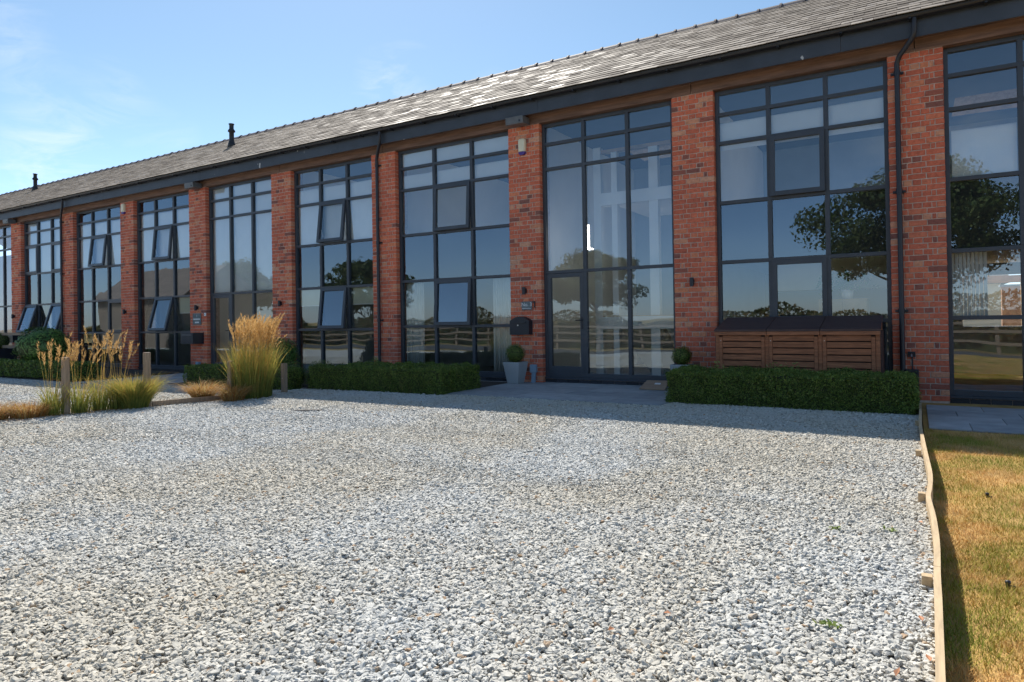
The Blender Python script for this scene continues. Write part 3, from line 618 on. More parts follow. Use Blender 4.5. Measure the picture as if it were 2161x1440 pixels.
for i in range(9): 
    o = MB().box(-0.024, 0.024, -0.002, 0.002, 0.0, 0.94).build('slat', 'blind', vb); o.location = (-0.20+0.05*i, 0, 0); o.rotation_euler = (0, 0, 0.5)
MB().box(-0.24, 0.24, -0.02, 0.02, 0.942, 0.98).build('head_rail', 'white', vb)

# things inside the lower right rooms
cb = empty('wooden_cabinet', (-0.95, 0.75, -0.11), 'pale wooden cabinet inside the window above the bin store', 'cabinet')
MB().box(-0.42, 0.30, -0.2, 0.2, 0.0, 1.62).build('carcass', 'oak', cb, 0.004)
for i in range(2): MB().box(-0.41+0.355*i, -0.06+0.35*i, -0.218, -0.201, 0.05, 1.6).build('cabinet_door', 'oak', cb, 0.003)
pp = empty('potted_plant', (-0.95, 0.72, 1.512), 'leafy house plant on the wooden cabinet behind glass', 'plant')
MB().lathe((0, 0, 0), [(0, 0), (0.08, 0), (0.1, 0.15), (0.085, 0.15), (0.08, 0.1), (0, 0.1)], 12).build('pot', 'white', pp)
Pq = rng.normal(size=(160, 3))*np.array([.2, .12, .1])+np.array([0, 0, .26]); V, F, r_ = leaves(Pq, np.tile([0, 0, 1.], (160, 1)), 0.09, 0.5, 1.0, 5); link('foliage', fast_mesh('foliage', V, F, {'rnd': r_}), 'shrub', pp)
hd = empty('extractor_unit', (-1.1, 2.2, 1.72), 'cream bulkhead hanging from the ceiling behind the bin store window', 'bulkhead')
MB().box(-1.2, 1.0, -0.3, 0.3, 0.0, 0.575).build('casing', 'render', hd, 0.005)
# garden seen through the rear window
gw = empty('garden_wall', (2.6, 12.0, -0.32), 'brick garden wall seen through the far right window', 'wall')
MB().box(-0.45, 4.0, 0, 0.25, 0, 2.3).build('wall_face', 'oldbrick', gw); MB().box(-0.5, 4.05, -0.03, 0.28, 2.301, 2.36).build('coping', 'slab', gw)
pg = empty('pergola', (2.35, 9.3, -0.32), 'timber pergola post and beams seen through the far right window', 'pergola')
MB().box(-0.06, 0.06, -0.06, 0.06, 0, 2.35).build('post', 'oak', pg)
for i in range(5): MB().box(-1.1, 1.1, -0.9+0.45*i, -0.83+0.45*i, 2.352, 2.46).build('rafter', 'oak', pg)
rh = empty('rendered_house', (-3.0, 26.0, -0.32), 'cream rendered outbuilding seen through the far right window', 'building')
MB().box(-2.5, 6.4, 0, 5, 0, 2.9).build('wall', 'render', rh); MB().hexa([(-2.8, -0.4, 2.91), (6.7, -0.4, 2.91), (6.7, 5.4, 2.91), (-2.8, 5.4, 2.91), (-2.8, 2.3, 4.6), (6.7, 2.3, 4.6), (6.7, 2.7, 4.6), (-2.8, 2.7, 4.6)]).build('roof', 'slate', rh)

# ------------------------------------------------------------------ wall fittings
def text_mesh(txt, size, name='lettering'):
    c = bpy.data.curves.new('t', 'FONT'); c.body = txt; c.size = size; c.extrude = 0.0008; c.align_x = 'CENTER'; c.align_y = 'CENTER'
    o = bpy.data.objects.new('t', c); COL.objects.link(o); dg = bpy.context.evaluated_depsgraph_get(); me = bpy.data.meshes.new_from_object(o.evaluated_get(dg))
    bpy.data.objects.remove(o); return me
def wall_lamp(x, z, label):
    b = empty('wall_lamp', (x, 0, z), label, 'wall lamp', 'up and down wall lamps on the brick piers')
    MB().tube([(0, -0.075, -0.075), (0, -0.075, 0.075)], 0.036, 16).build('lamp_body', 'black', b)
    MB().box(-0.03, 0.03, -0.045, -0.004, -0.045, 0.045).build('mount', 'black', b, 0.003)
    for s in (-1, 1): MB().tube([(0, -0.075, 0.0755*s), (0, -0.075, 0.0765*s)], 0.028, 14).build('lens', 'lampglass', b)
wall_lamp(-6.69, 1.83, 'black cylinder wall lamp above the No. 3 slate sign')
wall_lamp(-3.31, 1.86, 'black cylinder wall lamp between the entrance and the bin store window')
wall_lamp(-13.96, 1.77, 'black wall lamp on the pier just above the tall plume grass')
wall_lamp(-17.5, 1.74, 'black wall lamp above the small engraved slate sign of the neighbouring house')
wall_lamp(-21.19, 1.70, 'black wall lamp on the pier behind the reed grass')
wall_lamp(-28.66, 1.68, 'black wall lamp on the leftmost visible pier')
def alarm(x, z, label):
    b = empty('alarm_box', (x, 0, z), label, 'alarm box', 'cream alarm boxes on the piers')
    prof = [(-0.075, -0.09), (-0.08, 0.1), (-0.072, 0.155), (-0.045, 0.17), (0.045, 0.17), (0.072, 0.155), (0.08, 0.1), (0.075, -0.09)]
    n = len(prof); V = [(x_, -0.004, z_) for x_, z_ in prof]+[(x_*0.97, -0.06, z_) for x_, z_ in prof]+[(x_*0.8, -0.078, z_*0.9-0.005) for x_, z_ in prof]
    MB().add(V, [(i, i+1, n+i+1, n+i) for i in range(n-1)]+[(n+i, n+i+1, 2*n+i+1, 2*n+i) for i in range(n-1)]+[tuple(range(2*n, 3*n)), (n-1, 0, n, 2*n-1), (2*n-1, n, 2*n, 3*n-1)][0:3]).build('cover', 'cream', b)
    lp = [(-0.075, -0.092), (-0.068, -0.13), (-0.04, -0.155), (0.04, -0.155), (0.068, -0.13), (0.075, -0.092)]; n = 6
    V = [(x_, -0.004, z_) for x_, z_ in lp]+[(x_*0.97, -0.062, z_) for x_, z_ in lp]
    MB().add(V, [(i+1, i, n+i, n+i+1) for i in range(n-1)]+[tuple(range(n, 2*n))[::-1]]).build('strobe_lens', 'purple', b)
alarm(-6.70, 4.72, 'cream alarm box with purple base beside the entrance bay'); alarm(-21.22, 4.93, 'distant cream alarm box above the reed grass')
def flood(x, z, label):
    b = empty('security_light', (x, 0, z), label, 'security light', 'security lights under the eaves')
    MB().hexa([(-0.2, -0.33, -0.075), (0.2, -0.33, -0.075), (0.2, -0.06, -0.06), (-0.2, -0.06, -0.06), (-0.2, -0.345, 0.075), (0.2, -0.345, 0.075), (0.2, -0.06, 0.075), (-0.2, -0.06, 0.075)]).build('casing', 'floodbox', b, 0.008)
    MB().box(-0.06, 0.06, -0.0595, -0.02, -0.05, 0.05).build('bracket', 'black', b)
    MB().tube([(0.12, -0.334, -0.02), (0.12, -0.345, -0.02)], 0.02, 10).build('sensor', 'black', b)
flood(-6.70, 5.19, 'grey security light under the eaves above the cream alarm box')
flood(-17.35, 5.17, 'grey security light under the eaves by the entrance behind the plume grass'); flood(-28.5, 5.17, 'leftmost security light under the eaves')
# arched mailbox
mbx = empty('mailbox', (-6.76, 0, 0.955), 'black arched metal mailbox below the No. 3 sign', 'mailbox')
pr = [(-0.215, 0.0), (0.215, 0.0), (0.215, 0.27)]+[(0.215-0.43*i/10, 0.27+0.085*math.sin(math.pi*i/10)) for i in range(1, 10)]+[(-0.215, 0.27)]
n = len(pr); V = [(x, -0.005, z) for x, z in pr]+[(x, -0.16, z) for x, z in pr]
MB().add(V, [(i, n+i, n+(i+1) % n, (i+1) % n) for i in range(n)]+[tuple(range(n, 2*n)), tuple(range(n))[::-1]]).build('box_body', 'black', mbx, 0.006)
MB().box(-0.15, 0.15, -0.172, -0.161, 0.225, 0.255).build('flap', 'black', mbx, 0.003); MB().tube([(-0.03, -0.161, 0.185), (-0.03, -0.169, 0.185)], 0.014, 10).build('lock', 'steel', mbx)
mb2 = empty('mailbox', (-17.55, 0, 0.72), 'large black box mailbox below the engraved slate sign', 'mailbox')
MB().box(-0.26, 0.32, -0.34, -0.004, 0, 0.31).build('box_body', 'black', mb2, 0.006); MB().box(-0.2, 0.26, -0.349, -0.341, 0.24, 0.27).build('flap', 'floodbox', mb2)
mb3 = empty('mailbox', (-28.3, 0, 0.72), 'black mailbox on the leftmost visible pier', 'mailbox')
MB().box(-0.26, 0.30, -0.34, -0.004, 0, 0.30).build('box_body', 'black', mb3, 0.006); MB().box(-0.2, 0.24, -0.349, -0.341, 0.23, 0.26).build('flap', 'floodbox', mb3)
# slate signs
sg = empty('house_sign', (-6.66, 0, 1.53), 'grey slate sign lettered No. 3 on the brick pier', 'sign')
MB().box(-0.12, 0.12, -0.022, -0.008, -0.085, 0.085).build('plate', 'slateplate', sg, 0.002)
o = link('lettering', text_mesh('No. 3', 0.105), 'white', sg); o.rotation_euler = (R(90), 0, 0); o.location = (0, -0.0235, 0.022)
dm = MB(); x = -0.1
while x < 0.095:
    w = random.uniform(0.008, 0.02); dm.box(x, min(x+w, 0.1), -0.0238, -0.0222, -0.058, -0.047); x += w+0.006
dm.build('small_print', 'white', sg)
sc_ = MB(); sc_.box(0.135, 0.19, -0.03, -0.004, 0.06, 0.085).box(0.175, 0.19, -0.03, -0.004, -0.04, 0.0595); sc_.build('hook', 'black', sg)
s2 = empty('house_sign', (-17.52, 0, 1.42), 'slate sign with engraved lines above the large black mailbox', 'sign')
MB().box(-0.19, 0.19, -0.022, -0.008, -0.16, 0.16).build('plate', 'slateplate', s2, 0.002)
o = link('lettering', text_mesh('1', 0.09), 'white', s2); o.rotation_euler = (R(90), 0, 0); o.location = (0, -0.0235, 0.09)
dm = MB()
for z, xa in ((-0.005, 0.155), (-0.095, 0.085)):
    x = -xa
    while x < xa: w = random.uniform(0.012, 0.022); dm.box(x, x+w, -0.0238, -0.0222, z-0.018, z+0.018); x += w+0.007
dm.build('small_print', 'white', s2)
bt = empty('doorbell', (-17.14, 0, 1.545), 'small white doorbell beside the engraved slate sign', 'doorbell'); MB().box(-0.035, 0.035, -0.03, -0.004, -0.045, 0.045).build('housing', 'white', bt, 0.006); MB().tube([(0, -0.0305, 0), (0, -0.035, 0)], 0.014, 10).build('button', 'grey', bt)
def socket(x, y, z0, h_, label):
    b = empty('outdoor_socket', (x, y, z0), label, 'outdoor socket', 'outdoor sockets at the foot of the piers')
    MB().box(-0.065, 0.065, -0.045, 0.045, h_-0.16, h_).build('cover', 'bluegrey', b, 0.012); MB().hexa([(-0.045, -0.03, 0), (0.03, -0.03, 0), (0.03, 0.03, 0), (-0.045, 0.03, 0), (-0.03, -0.03, h_-0.161), (0.045, -0.03, h_-0.161), (0.045, 0.03, h_-0.161), (-0.03, 0.03, h_-0.161)]).build('pedestal', 'bluegrey', b, 0.004)
socket(-6.47, -0.12, 0.0, 0.36, 'blue grey socket pedestal between the planter and the entrance door'); socket(-17.42, -0.06, -0.02, 0.22, 'blue grey socket box at the foot of the pier with the large mailbox')
tp = empty('garden_tap', (-0.05, 0, 0.62), 'garden tap with pipe on the pier beside the right downpipe', 'tap')
MB().box(-0.05, 0.05, -0.02, -0.003, -0.02, 0.06).build('back_plate', 'black', tp); MB().tube([(0, -0.01, 0.02), (0, -0.07, 0.02), (0, -0.085, -0.01)], 0.012, 8).build('spout', 'steel', tp); MB().tube([(-0.03, -0.05, 0.045), (0.03, -0.05, 0.045)], 0.007, 6).build('tap_handle', 'black', tp); MB().tube([(0.01, -0.02, -0.02), (0.012, -0.02, -0.35), (0.0, -0.03, -0.62)], 0.009, 6).build('hose', 'black', tp)
mt = empty('meter_box', (-0.06, -0.005, 0.22), 'low black box at the foot of the right downpipe', 'box'); MB().box(-0.07, 0.1, -0.12, 0, -0.2, 0.2).build('casing', 'black', mt, 0.006); MB().box(-0.06, 0.09, -0.126, -0.121, -0.1, 0.18).build('lid', 'gutter', mt, 0.002)

# ------------------------------------------------------------------ paving
def paving(name, x0, x1, y0, y1, z, sx, sy, jit=0.0):
    bed = MB().box(x0+0.004, x1-0.004, y0+0.004, y1, z-0.12, z-0.012); po = bed.build(name, 'joint', kind='structure'); j = 0.004; gp = random.Random(int(x0*10))
    y = y1; row = 0
    while y > y0+0.05:
        ya = max(y0, y-sy); x = x0-(sx*0.45 if row % 2 else 0)
        while x < x1-0.02:
            w = sx*gp.uniform(0.8, 1.2); a = max(x0, x); b = min(x1, x+w)
            if b-a > 0.05:
                o = MB().box(a+j, b-j, ya+j, y-j, z-0.035, z+gp.uniform(-0.002, 0.002), gp.random()).build('paving_slab', 'slab', None, 0.004); o.parent = po
            x += w
        y = ya; row += 1
paving('patio', -6.90, -3.12, -2.42, 0.10, 0.004, 0.9, 0.6)
paving('side_path', 0.115, 6.0, -2.68, -0.42, -0.055, 0.75, 0.56)
paving('entrance_path', -17.9, -14.5, -3.15, 0.08, -0.115, 0.9, 0.6)
# planting beds behind the hedges and the soil strip by the plinth
for nm, a, b, c, d, z in (('planting_bed', -3.12, 0.03, -2.0, 0.0, 0.004), ('planting_bed', -10.3, -6.92, -2.6, 0.0, -0.02), ('planting_bed', -14.4, -10.35, -2.9, 0.0, -0.06), ('planting_bed', -30, -18.0, -3.0, 0.0, -0.09)):
    sheet(nm, np.linspace(a, b, 8), np.linspace(c, d, 5), lambda x, y, z=z: z+0*x, 'terra')

# ------------------------------------------------------------------ gravel stones: instanced pebbles
def pebbles():
    g = np.random.default_rng(21); P = []; S = []
    def patch(x0, x1, y0, y1, dens, dmin, dmax, sc):
        n = int((x1-x0)*(y1-y0)*dens); x = g.uniform(x0, x1, n); y = g.uniform(y0, y1, n)
        d = np.hypot(x-CAM.x, y-CAM.y); az = np.degrees(np.arctan2(-(x-CAM.x), y-CAM.y))       # angle left of the facade normal
        k = (x < board_x(y)-0.018) & (d >= dmin) & (d < dmax) & (az > -14) & (az < 78)
        # keep the planted strip and patios clear
        k &= ~((y > -2.44) & (x > -6.93) & (x < -3.1)) & ~((y > -2.0) & (x >= -3.12)) & ~((y > -2.6) & (x <= -6.9) & (x > -10.3)) & ~((y > -2.9) & (x <= -10.3) & (x > -14.45)) & ~((y > -3.18) & (x <= -14.45))
        P.append(np.stack([x[k], y[k]], 1)); S.append(np.full(k.sum(), sc))
    patch(-9, 0.07, -12.4, -5, 6400, 1.2, 5.0, 1.0)
    patch(-9, 0.07, -10, -1.9, 5200, 5.0, 8.0, 1.0)
    patch(-14, 0.07, -11, -1.9, 3000, 8.0, 12.0, 1.1)
    patch(-22, -4, -11, -1.9, 1400, 12.0, 22.0, 1.4)
    P = np.concatenate(P); S = np.concatenate(S); n = len(P)
    ax = np.stack([g.uniform(0.8, 1.5, n), g.uniform(0.7, 1.05, n), g.uniform(0.42, 0.74, n)], 1)*(0.0100*S*np.exp(np.clip(g.normal(0, 0.28, n), -0.7, 0.5)))[:, None]
    z = zg(P[:, 0], P[:, 1])-0.012+g.uniform(-0.004, 0.010, n)
    # gentle ruts and heaps
    z += 0.003*np.sin(P[:, 0]*1.7+0.6*P[:, 1])+0.002*np.sin(P[:, 1]*2.3-P[:, 0]*0.8)
    tr = np.exp(-((P[:, 1]+6.9-0.10*P[:, 0]-0.012*P[:, 0]**2)/0.22)**2)+np.exp(-((P[:, 1]+5.4-0.10*P[:, 0]-0.012*P[:, 0]**2)/0.22)**2); ax *= (1-0.20*tr)[:, None]
    rot = np.stack([g.normal(0, 0.34, n), g.normal(0, 0.34, n), g.uniform(0, 6.283, n)], 1)
    me = bpy.data.meshes.new('gravel_stones'); me.vertices.add(n); me.vertices.foreach_set('co', np.concatenate([P, z[:, None]], 1).astype(np.float32).ravel())
    for nm, ty, arr in (('rot', 'FLOAT_VECTOR', rot), ('scl', 'FLOAT_VECTOR', ax)):
        a = me.attributes.new(nm, ty, 'POINT'); a.data.foreach_set('vector', arr.astype(np.float32).ravel())
    a = me.attributes.new('tint', 'FLOAT', 'POINT'); t = np.clip(g.normal(0.53, 0.17, n), 0, 0.95); bad = g.random(n) < 0.022; t[bad] = g.uniform(0.965, 1, bad.sum()); a.data.foreach_set('value', t.astype(np.float32))
    a = me.attributes.new('pick', 'INT', 'POINT'); a.data.foreach_set('value', g.integers(0, 7, n).astype(np.int32))
    me.update(); o = link('gravel_stones', me, kind='stuff', label='pale limestone gravel stones covering the drive', cat='gravel')
    nt = bpy.data.node_groups.new('scatter_stones', 'GeometryNodeTree')
    nt.interface.new_socket('Geometry', in_out='INPUT', socket_type='NodeSocketGeometry'); nt.interface.new_socket('Geometry', in_out='OUTPUT', socket_type='NodeSocketGeometry')
    gi = nt.nodes.new('NodeGroupInput'); go = nt.nodes.new('NodeGroupOutput'); jn = nt.nodes.new('GeometryNodeJoinGeometry')
    gis = []
    for k in range(7):
        ic = nt.nodes.new('GeometryNodeMeshIcoSphere'); ic.inputs['Radius'].default_value = 1.0; ic.inputs['Subdivisions'].default_value = 3 if k < 3 else 2
        pos = nt.nodes.new('GeometryNodeInputPosition'); ad = nt.nodes.new('ShaderNodeVectorMath'); ad.operation = 'ADD'; ad.inputs[1].default_value = (k*7.3, k*3.1, -k*5.7); nt.links.new(pos.outputs[0], ad.inputs[0])
        vo = nt.nodes.new('ShaderNodeTexNoise'); vo.inputs['Scale'].default_value = 0.85; vo.inputs['Detail'].default_value = 1.0; nt.links.new(ad.outputs[0], vo.inputs['Vector'])
        sb = nt.nodes.new('ShaderNodeVectorMath'); sb.operation = 'SUBTRACT'; sb.inputs[1].default_value = (0.5, 0.5, 0.5); nt.links.new(vo.outputs['Color'], sb.inputs[0])
        sc = nt.nodes.new('ShaderNodeVectorMath'); sc.operation = 'SCALE'; sc.inputs['Scale'].default_value = 2.1; nt.links.new(sb.outputs[0], sc.inputs[0])
        sp = nt.nodes.new('GeometryNodeSetPosition'); nt.links.new(ic.outputs[0], sp.inputs[0]); nt.links.new(sc.outputs[0], sp.inputs['Offset'])
        ss = nt.nodes.new('GeometryNodeSetShadeSmooth'); ss.inputs['Shade Smooth'].default_value = k < 4; nt.links.new(sp.outputs[0], ss.inputs[0])
        sm = nt.nodes.new('GeometryNodeSetMaterial'); sm.inputs['Material'].default_value = M['pebble']; nt.links.new(ss.outputs[0], sm.inputs[0])
        gt = nt.nodes.new('GeometryNodeGeometryToInstance'); nt.links.new(sm.outputs[0], gt.inputs[0]); gis.append(gt)
    for gt in reversed(gis): nt.links.new(gt.outputs[0], jn.inputs[0])
    ip = nt.nodes.new('GeometryNodeInstanceOnPoints'); ip.inputs['Pick Instance'].default_value = True
    def na(name, dt):
        q = nt.nodes.new('GeometryNodeInputNamedAttribute'); q.data_type = dt; q.inputs['Name'].default_value = name; return q.outputs['Attribute']
    eu = nt.nodes.new('FunctionNodeEulerToRotation'); nt.links.new(na('rot', 'FLOAT_VECTOR'), eu.inputs[0])
    nt.links.new(gi.outputs[0], ip.inputs['Points']); nt.links.new(jn.outputs[0], ip.inputs['Instance']); nt.links.new(na('pick', 'INT'), ip.inputs['Instance Index'])
    nt.links.new(eu.outputs[0], ip.inputs['Rotation']); nt.links.new(na('scl', 'FLOAT_VECTOR'), ip.inputs['Scale']); nt.links.new(ip.outputs[0], go.inputs[0])
    md = o.modifiers.new('scatter', 'NODES'); md.node_group = nt
    print('pebbles', n)
pebbles()

# ------------------------------------------------------------------ timber edging along the lawn
ed = empty('timber_edging', (0.05, -6, -0.1), 'wavy pale timber edging board between gravel and lawn', 'edging')
def edge_board(pts, name):
    V = []; w = 0.014
    for (x, y) in pts:
        zt = 0.068+0.006*math.sin(y*2.1); V += [(x-w-0.05, y+6, 0.0), (x+w-0.05, y+6, 0.0), (x+w-0.05, y+6, zt+0.1), (x-w-0.05, y+6, zt+0.1)]
    m = MB(); n = len(pts)
    for i in range(n-1):
        a, b = 4*i, 4*i+4; m.add([V[a], V[a+1], V[a+2], V[a+3], V[b], V[b+1], V[b+2], V[b+3]], [(0, 1, 5, 4), (1, 2, 6, 5), (2, 3, 7, 6), (3, 0, 4, 7)]+([(0, 3, 2, 1)] if i == 0 else [])+([(4, 5, 6, 7)] if i == n-2 else []))
    m.build('board', 'edge_wood', ed)
def cr(pts, k=4):
    out = []
    for i in range(len(pts)-1):
        p0, p1, p2, p3 = [np.array(pts[min(max(j, 0), len(pts)-1)]) for j in (i-1, i, i+1, i+2)]
        for t in np.linspace(0, 1, k, endpoint=False): out.append(tuple(0.5*((2*p1)+(-p0+p2)*t+(2*p0-5*p1+4*p2-p3)*t*t+(-p0+3*p1-3*p2+p3)*t**3)))
    return out+[pts[-1]]
full = cr(EP)
i1 = min(range(len(full)), key=lambda i: abs(full[i][1]+5.1)); i2 = min(range(len(full)), key=lambda i: abs(full[i][1]+7.95))
edge_board(full[:i1+1], 'a'); edge_board([(full[i1][0], full[i1][1]-0.004)]+full[i1+1:i2+1], 'b'); edge_board([(full[i2][0], full[i2][1]-0.004)]+full[i2+1:], 'c')
for x, y, hh in ((0.010, -4.80, 0.055), (0.022, -6.41, 0.055), (0.030, -8.02, 0.05), (0.008, -2.9, 0.05)):
    MB().box(x-0.05-0.024, x-0.05+0.020, y+6-0.024, y+6+0.024, 0.0, hh+0.1).build('peg', 'edge_wood', ed, 0.003)

# ------------------------------------------------------------------ lawn grass
def lawn_grass():
    g = np.random.default_rng(5); P = []
    for x0, x1, y0, y1, den in ((0.07, 1.1, -9.6, -6.5, 17000), (0.07, 1.6, -6.5, -2.7, 9000), (1.1, 3.0, -9.6, -2.7, 2500), (0.07, 3.5, -13, -9.6, 1500), (3.0, 6, -12, -2.7, 800)):
        n = int((x1-x0)*(y1-y0)*den); P.append(np.stack([g.uniform(x0, x1, n), g.uniform(y0, y1, n)], 1))
    P = np.concatenate(P); n = len(P); z = lawnz(P[:, 0], P[:, 1])
    tuft = np.clip(np.sin(P[:, 0]*9+2*np.sin(P[:, 1]*5))*np.sin(P[:, 1]*8+2*np.sin(P[:, 0]*7)), 0, 1); hgt = g.uniform(0.010, 0.032, n)*(1+1.1*tuft*g.random(n)); th = g.uniform(0, 6.283, n); lean = g.uniform(0.2, 1.3, n)*hgt; w = g.uniform(0.0009, 0.0022, n)
    d = np.stack([np.cos(th), np.sin(th)], 1); s = np.stack([-d[:, 1], d[:, 0]], 1)
    b = np.concatenate([P, z[:, None]-0.001], 1)
    def pt(off, hz): return np.concatenate([P+off, (z+hz)[:, None]], 1)
    V = np.stack([pt(-s*w[:, None], -0.001), pt(s*w[:, None], -0.001), pt(d*lean[:, None], hgt)], 1).reshape(-1, 3)
    me = fast_mesh('lawn_grass', V, np.arange(3*n).reshape(n, 3), {'rnd': g.random(n)})
    link('lawn_grass', me, 'grass', kind='stuff', label='short parched yellow brown lawn grass', cat='grass')
lawn_grass()
for x, y, nm in ((0.42, -5.79, 'small dark lawn spike nearer the building'), (0.36, -7.65, 'small dark lawn spike nearer the camera')):
    b = empty('lawn_spike', (x, y, -0.075), nm, 'lawn spike'); MB().lathe((0, 0, 0), [(0, 0), (0.010, 0), (0.009, 0.02), (0.013, 0.023), (0.011, 0.034), (0, 0.036)], 10).build('head', 'black', b); MB().tube([(0, 0, 0.01), (0.03, 0.01, 0.006)], 0.005, 6).build('clip', 'black', b)
# weeds and fallen leaves on the gravel
for i, (x, y, lab) in enumerate(((-0.31, -8.67, 'small green weed in the gravel nearest the camera'), (-0.14, -7.23, 'small green weed in the gravel close to the edging'), (-0.41, -7.35, 'small olive weed in the gravel, left one of the far pair'))):
    Pq = np.stack([rng.normal(x, 0.02, 26), rng.normal(y, 0.014, 26), rng.uniform(0.006, 0.022, 26)], 1); V, F, r_ = leaves(Pq, np.tile([0, 0, 1.], (26, 1)), 0.022, 0.5, 0.6, 40+i, 0.5, 0.93); link('weed', fast_mesh('weed', V, F, {'rnd': r_}), 'hedge', label=lab, cat='weed')
M['fallen'] = simple('fallen_leaf', (0.38, 0.16, 0.07), 0.7, 0.3, 30)
for i, (x, y) in enumerate(((-0.07, -8.96), (0.02, -8.8), (0.0, -8.45), (-0.02, -7.2), (0.01, -7.0), (-0.9, -8.9), (-1.05, -9.15), (-2.2, -8.2))):
    me = MB().add([(-0.022, 0, 0), (-0.006, -0.011, 0.006), (0.02, 0, 0.003), (-0.006, 0.011, 0.007)], [(0, 1, 2), (0, 2, 3)]).mesh('fallen_leaf'); o = link('fallen_leaf', me, 'fallen', label='small dry russet leaf on the gravel, ' + ('nearest the camera by the edging board', 'second nearest against the edging board', 'third nearest against the edging board', 'beside the edging near the middle peg', 'farthest of those by the edging board', 'right one of the pair at the bottom middle', 'left one of the pair at the bottom middle', 'alone left of the bottom middle')[i], cat='leaf', group='fallen leaves on the gravel'); o.location = (x, y, 0.014); o.rotation_euler = (random.uniform(-.4, .4), random.uniform(-.4, .4), random.uniform(0, 6)); md = o.modifiers.new('t', 'SOLIDIFY'); md.thickness = 0.0008
dr = empty('drain_cover', (-7.42, -5.0, 0.004), 'narrow metal drain cover lying flush in the gravel', 'drain cover', rz=0.6)
MB().box(-0.19, 0.19, -0.05, 0.05, 0, 0.012).build('plate', 'joint', dr, 0.003)
for i in range(7): MB().box(-0.16+0.05*i, -0.135+0.05*i, -0.035, 0.035, 0.0125, 0.014).build('slot', 'gutter', dr)

# ------------------------------------------------------------------ hedges and shrubs
def hedge_box(name, segs, label, seed, z0=0.0, dens=7000, size=0.024, mat='hedge', group='clipped box hedges'):
    g = np.random.default_rng(seed); root = empty(name, (segs[0][0], segs[0][2], z0), label, 'hedge', group)
    Ps, Ns = [], []; core = MB(); O = np.array([segs[0][0], segs[0][2], z0])
    for (x0, x1, y0, y1, h_) in segs:
        A = [('x', x0), ('x', x1), ('y', y0), ('y', y1), ('z', h_)]
        for ax, v in A:
            area = (y1-y0)*h_ if ax == 'x' else (x1-x0)*h_ if ax == 'y' else (x1-x0)*(y1-y0)
            n = int(area*dens); u = g.random((n, 3)); p = np.stack([x0+(x1-x0)*u[:, 0], y0+(y1-y0)*u[:, 1], h_*u[:, 2]], 1); nn = np.zeros((n, 3))
            i = 'xyz'.index(ax); p[:, i] = v; nn[:, i] = 1 if v in (x1, y1, h_) and not (ax == 'x' and v == x0) and not (ax == 'y' and v == y0) else -1
            # round the edges: pull points towards an inset box
            r = 0.06; q = np.stack([np.clip(p[:, 0], x0+r, x1-r), np.clip(p[:, 1], y0+r, y1-r), np.clip(p[:, 2], -1, h_-r)], 1); dd = p-q; L_ = np.linalg.norm(dd, axis=1, keepdims=True); nd = dd/np.maximum(L_, 1e-6)
            p = q+nd*np.minimum(L_, r)
            lump = 0.02*np.sin(p[:, 0]*3.1+1.3*p[:, 1]+seed)*np.sin(p[:, 2]*5+p[:, 0]*2)+0.016*np.sin(p[:, 0]*9+p[:, 2]*7)+0.012*np.sin(p[:, 0]*23+p[:, 1]*17+p[:, 2]*19)
            p = p+nd*(lump+g.normal(0, 0.012, n)-0.012)[:, None]; Ps.append(p); Ns.append(nd+np.array([0, 0, 0.25]))
        core.box(x0+0.05-O[0], x1-0.05-O[0], y0+0.05-O[1], y1-0.05-O[1], 0, h_-0.05)
    P = np.concatenate(Ps); Nn = np.concatenate(Ns); k_ = g.random(len(P)) < 0.05; P[k_] += unit(Nn[k_])*g.uniform(0.0, 0.045, k_.sum())[:, None]; V, F, r = leaves(P+np.array([0, 0, z0])-O, Nn, size, 0.6, 0.9, seed)
    link('foliage', fast_mesh('foliage', V, F, {'rnd': np.clip(r**1.2, 0, 1)*np.where(g.random(len(r)) < 0.985, 0.95, 1.0)}), mat, root); core.build('branches', 'core', root)
    return root
hedge_box('box_hedge', [(-3.16, 0.0, -2.06, -1.66, 0.455), (-3.16, -2.80, -1.64, -1.05, 0.455), (-0.36, 0.0, -1.64, -1.05, 0.45), (-2.78, -0.38, -1.36, -1.04, 0.45)], 'box hedge ring in front of the timber bin store', 31, 0.0, 9000)
hedge_box('box_hedge', [(-10.1, -6.87, -2.60, -2.22, 0.45), (-7.25, -6.87, -2.20, -1.40, 0.45), (-9.9, -7.27, -1.75, -1.42, 0.45)], 'long box hedge ring below the curtained window', 32, -0.02, 8000)
hedge_box('box_hedge', [(-13.9, -10.5, -2.75, -2.4, 0.42)], 'low box hedge behind the tall plume grass', 33, -0.06, 4500, 0.028)
hedge_box('box_hedge', [(-29.5, -18.0, -3.0, -2.4, 0.42)], 'dark box hedge at the far left below the round shrub', 34, -0.10, 1700, 0.045)
def ball(name, c, rad, label, seed, n, size, mat, sq=(1, 1, 1), lump=0.12, cat='shrub', parent=None, group=None):
    g = np.random.default_rng(seed); d = unit(g.normal(size=(n, 3))); rr = rad*(1+lump*np.sin(d[:, 0]*5+seed)*np.sin(d[:, 2]*6)+0.06*g.normal(size=n))*np.where(g.random(n) < 0.3, g.uniform(0.75, 1, n), 1)
    P = d*rr[:, None]*np.array(sq); V, F, r = leaves(P, d, size, 0.5, 0.8, seed)
    if parent is None: root = empty(name, c, label, cat, group); off = np.zeros(3)
    else: root = parent; off = np.array(c)
    link('foliage', fast_mesh('foliage', V+off, F, {'rnd': r}), mat, root)
    m = MB().lathe(tuple(off), [(0.001, -rad*sq[2]*0.85)]+[(rad*0.83*math.cos(t)*sq[0], rad*0.83*math.sin(t)*sq[2]) for t in np.linspace(-1.4, 1.4, 8)]+[(0.001, rad*sq[2]*0.85)], 12); m.build('branches', 'core', root)
    return root
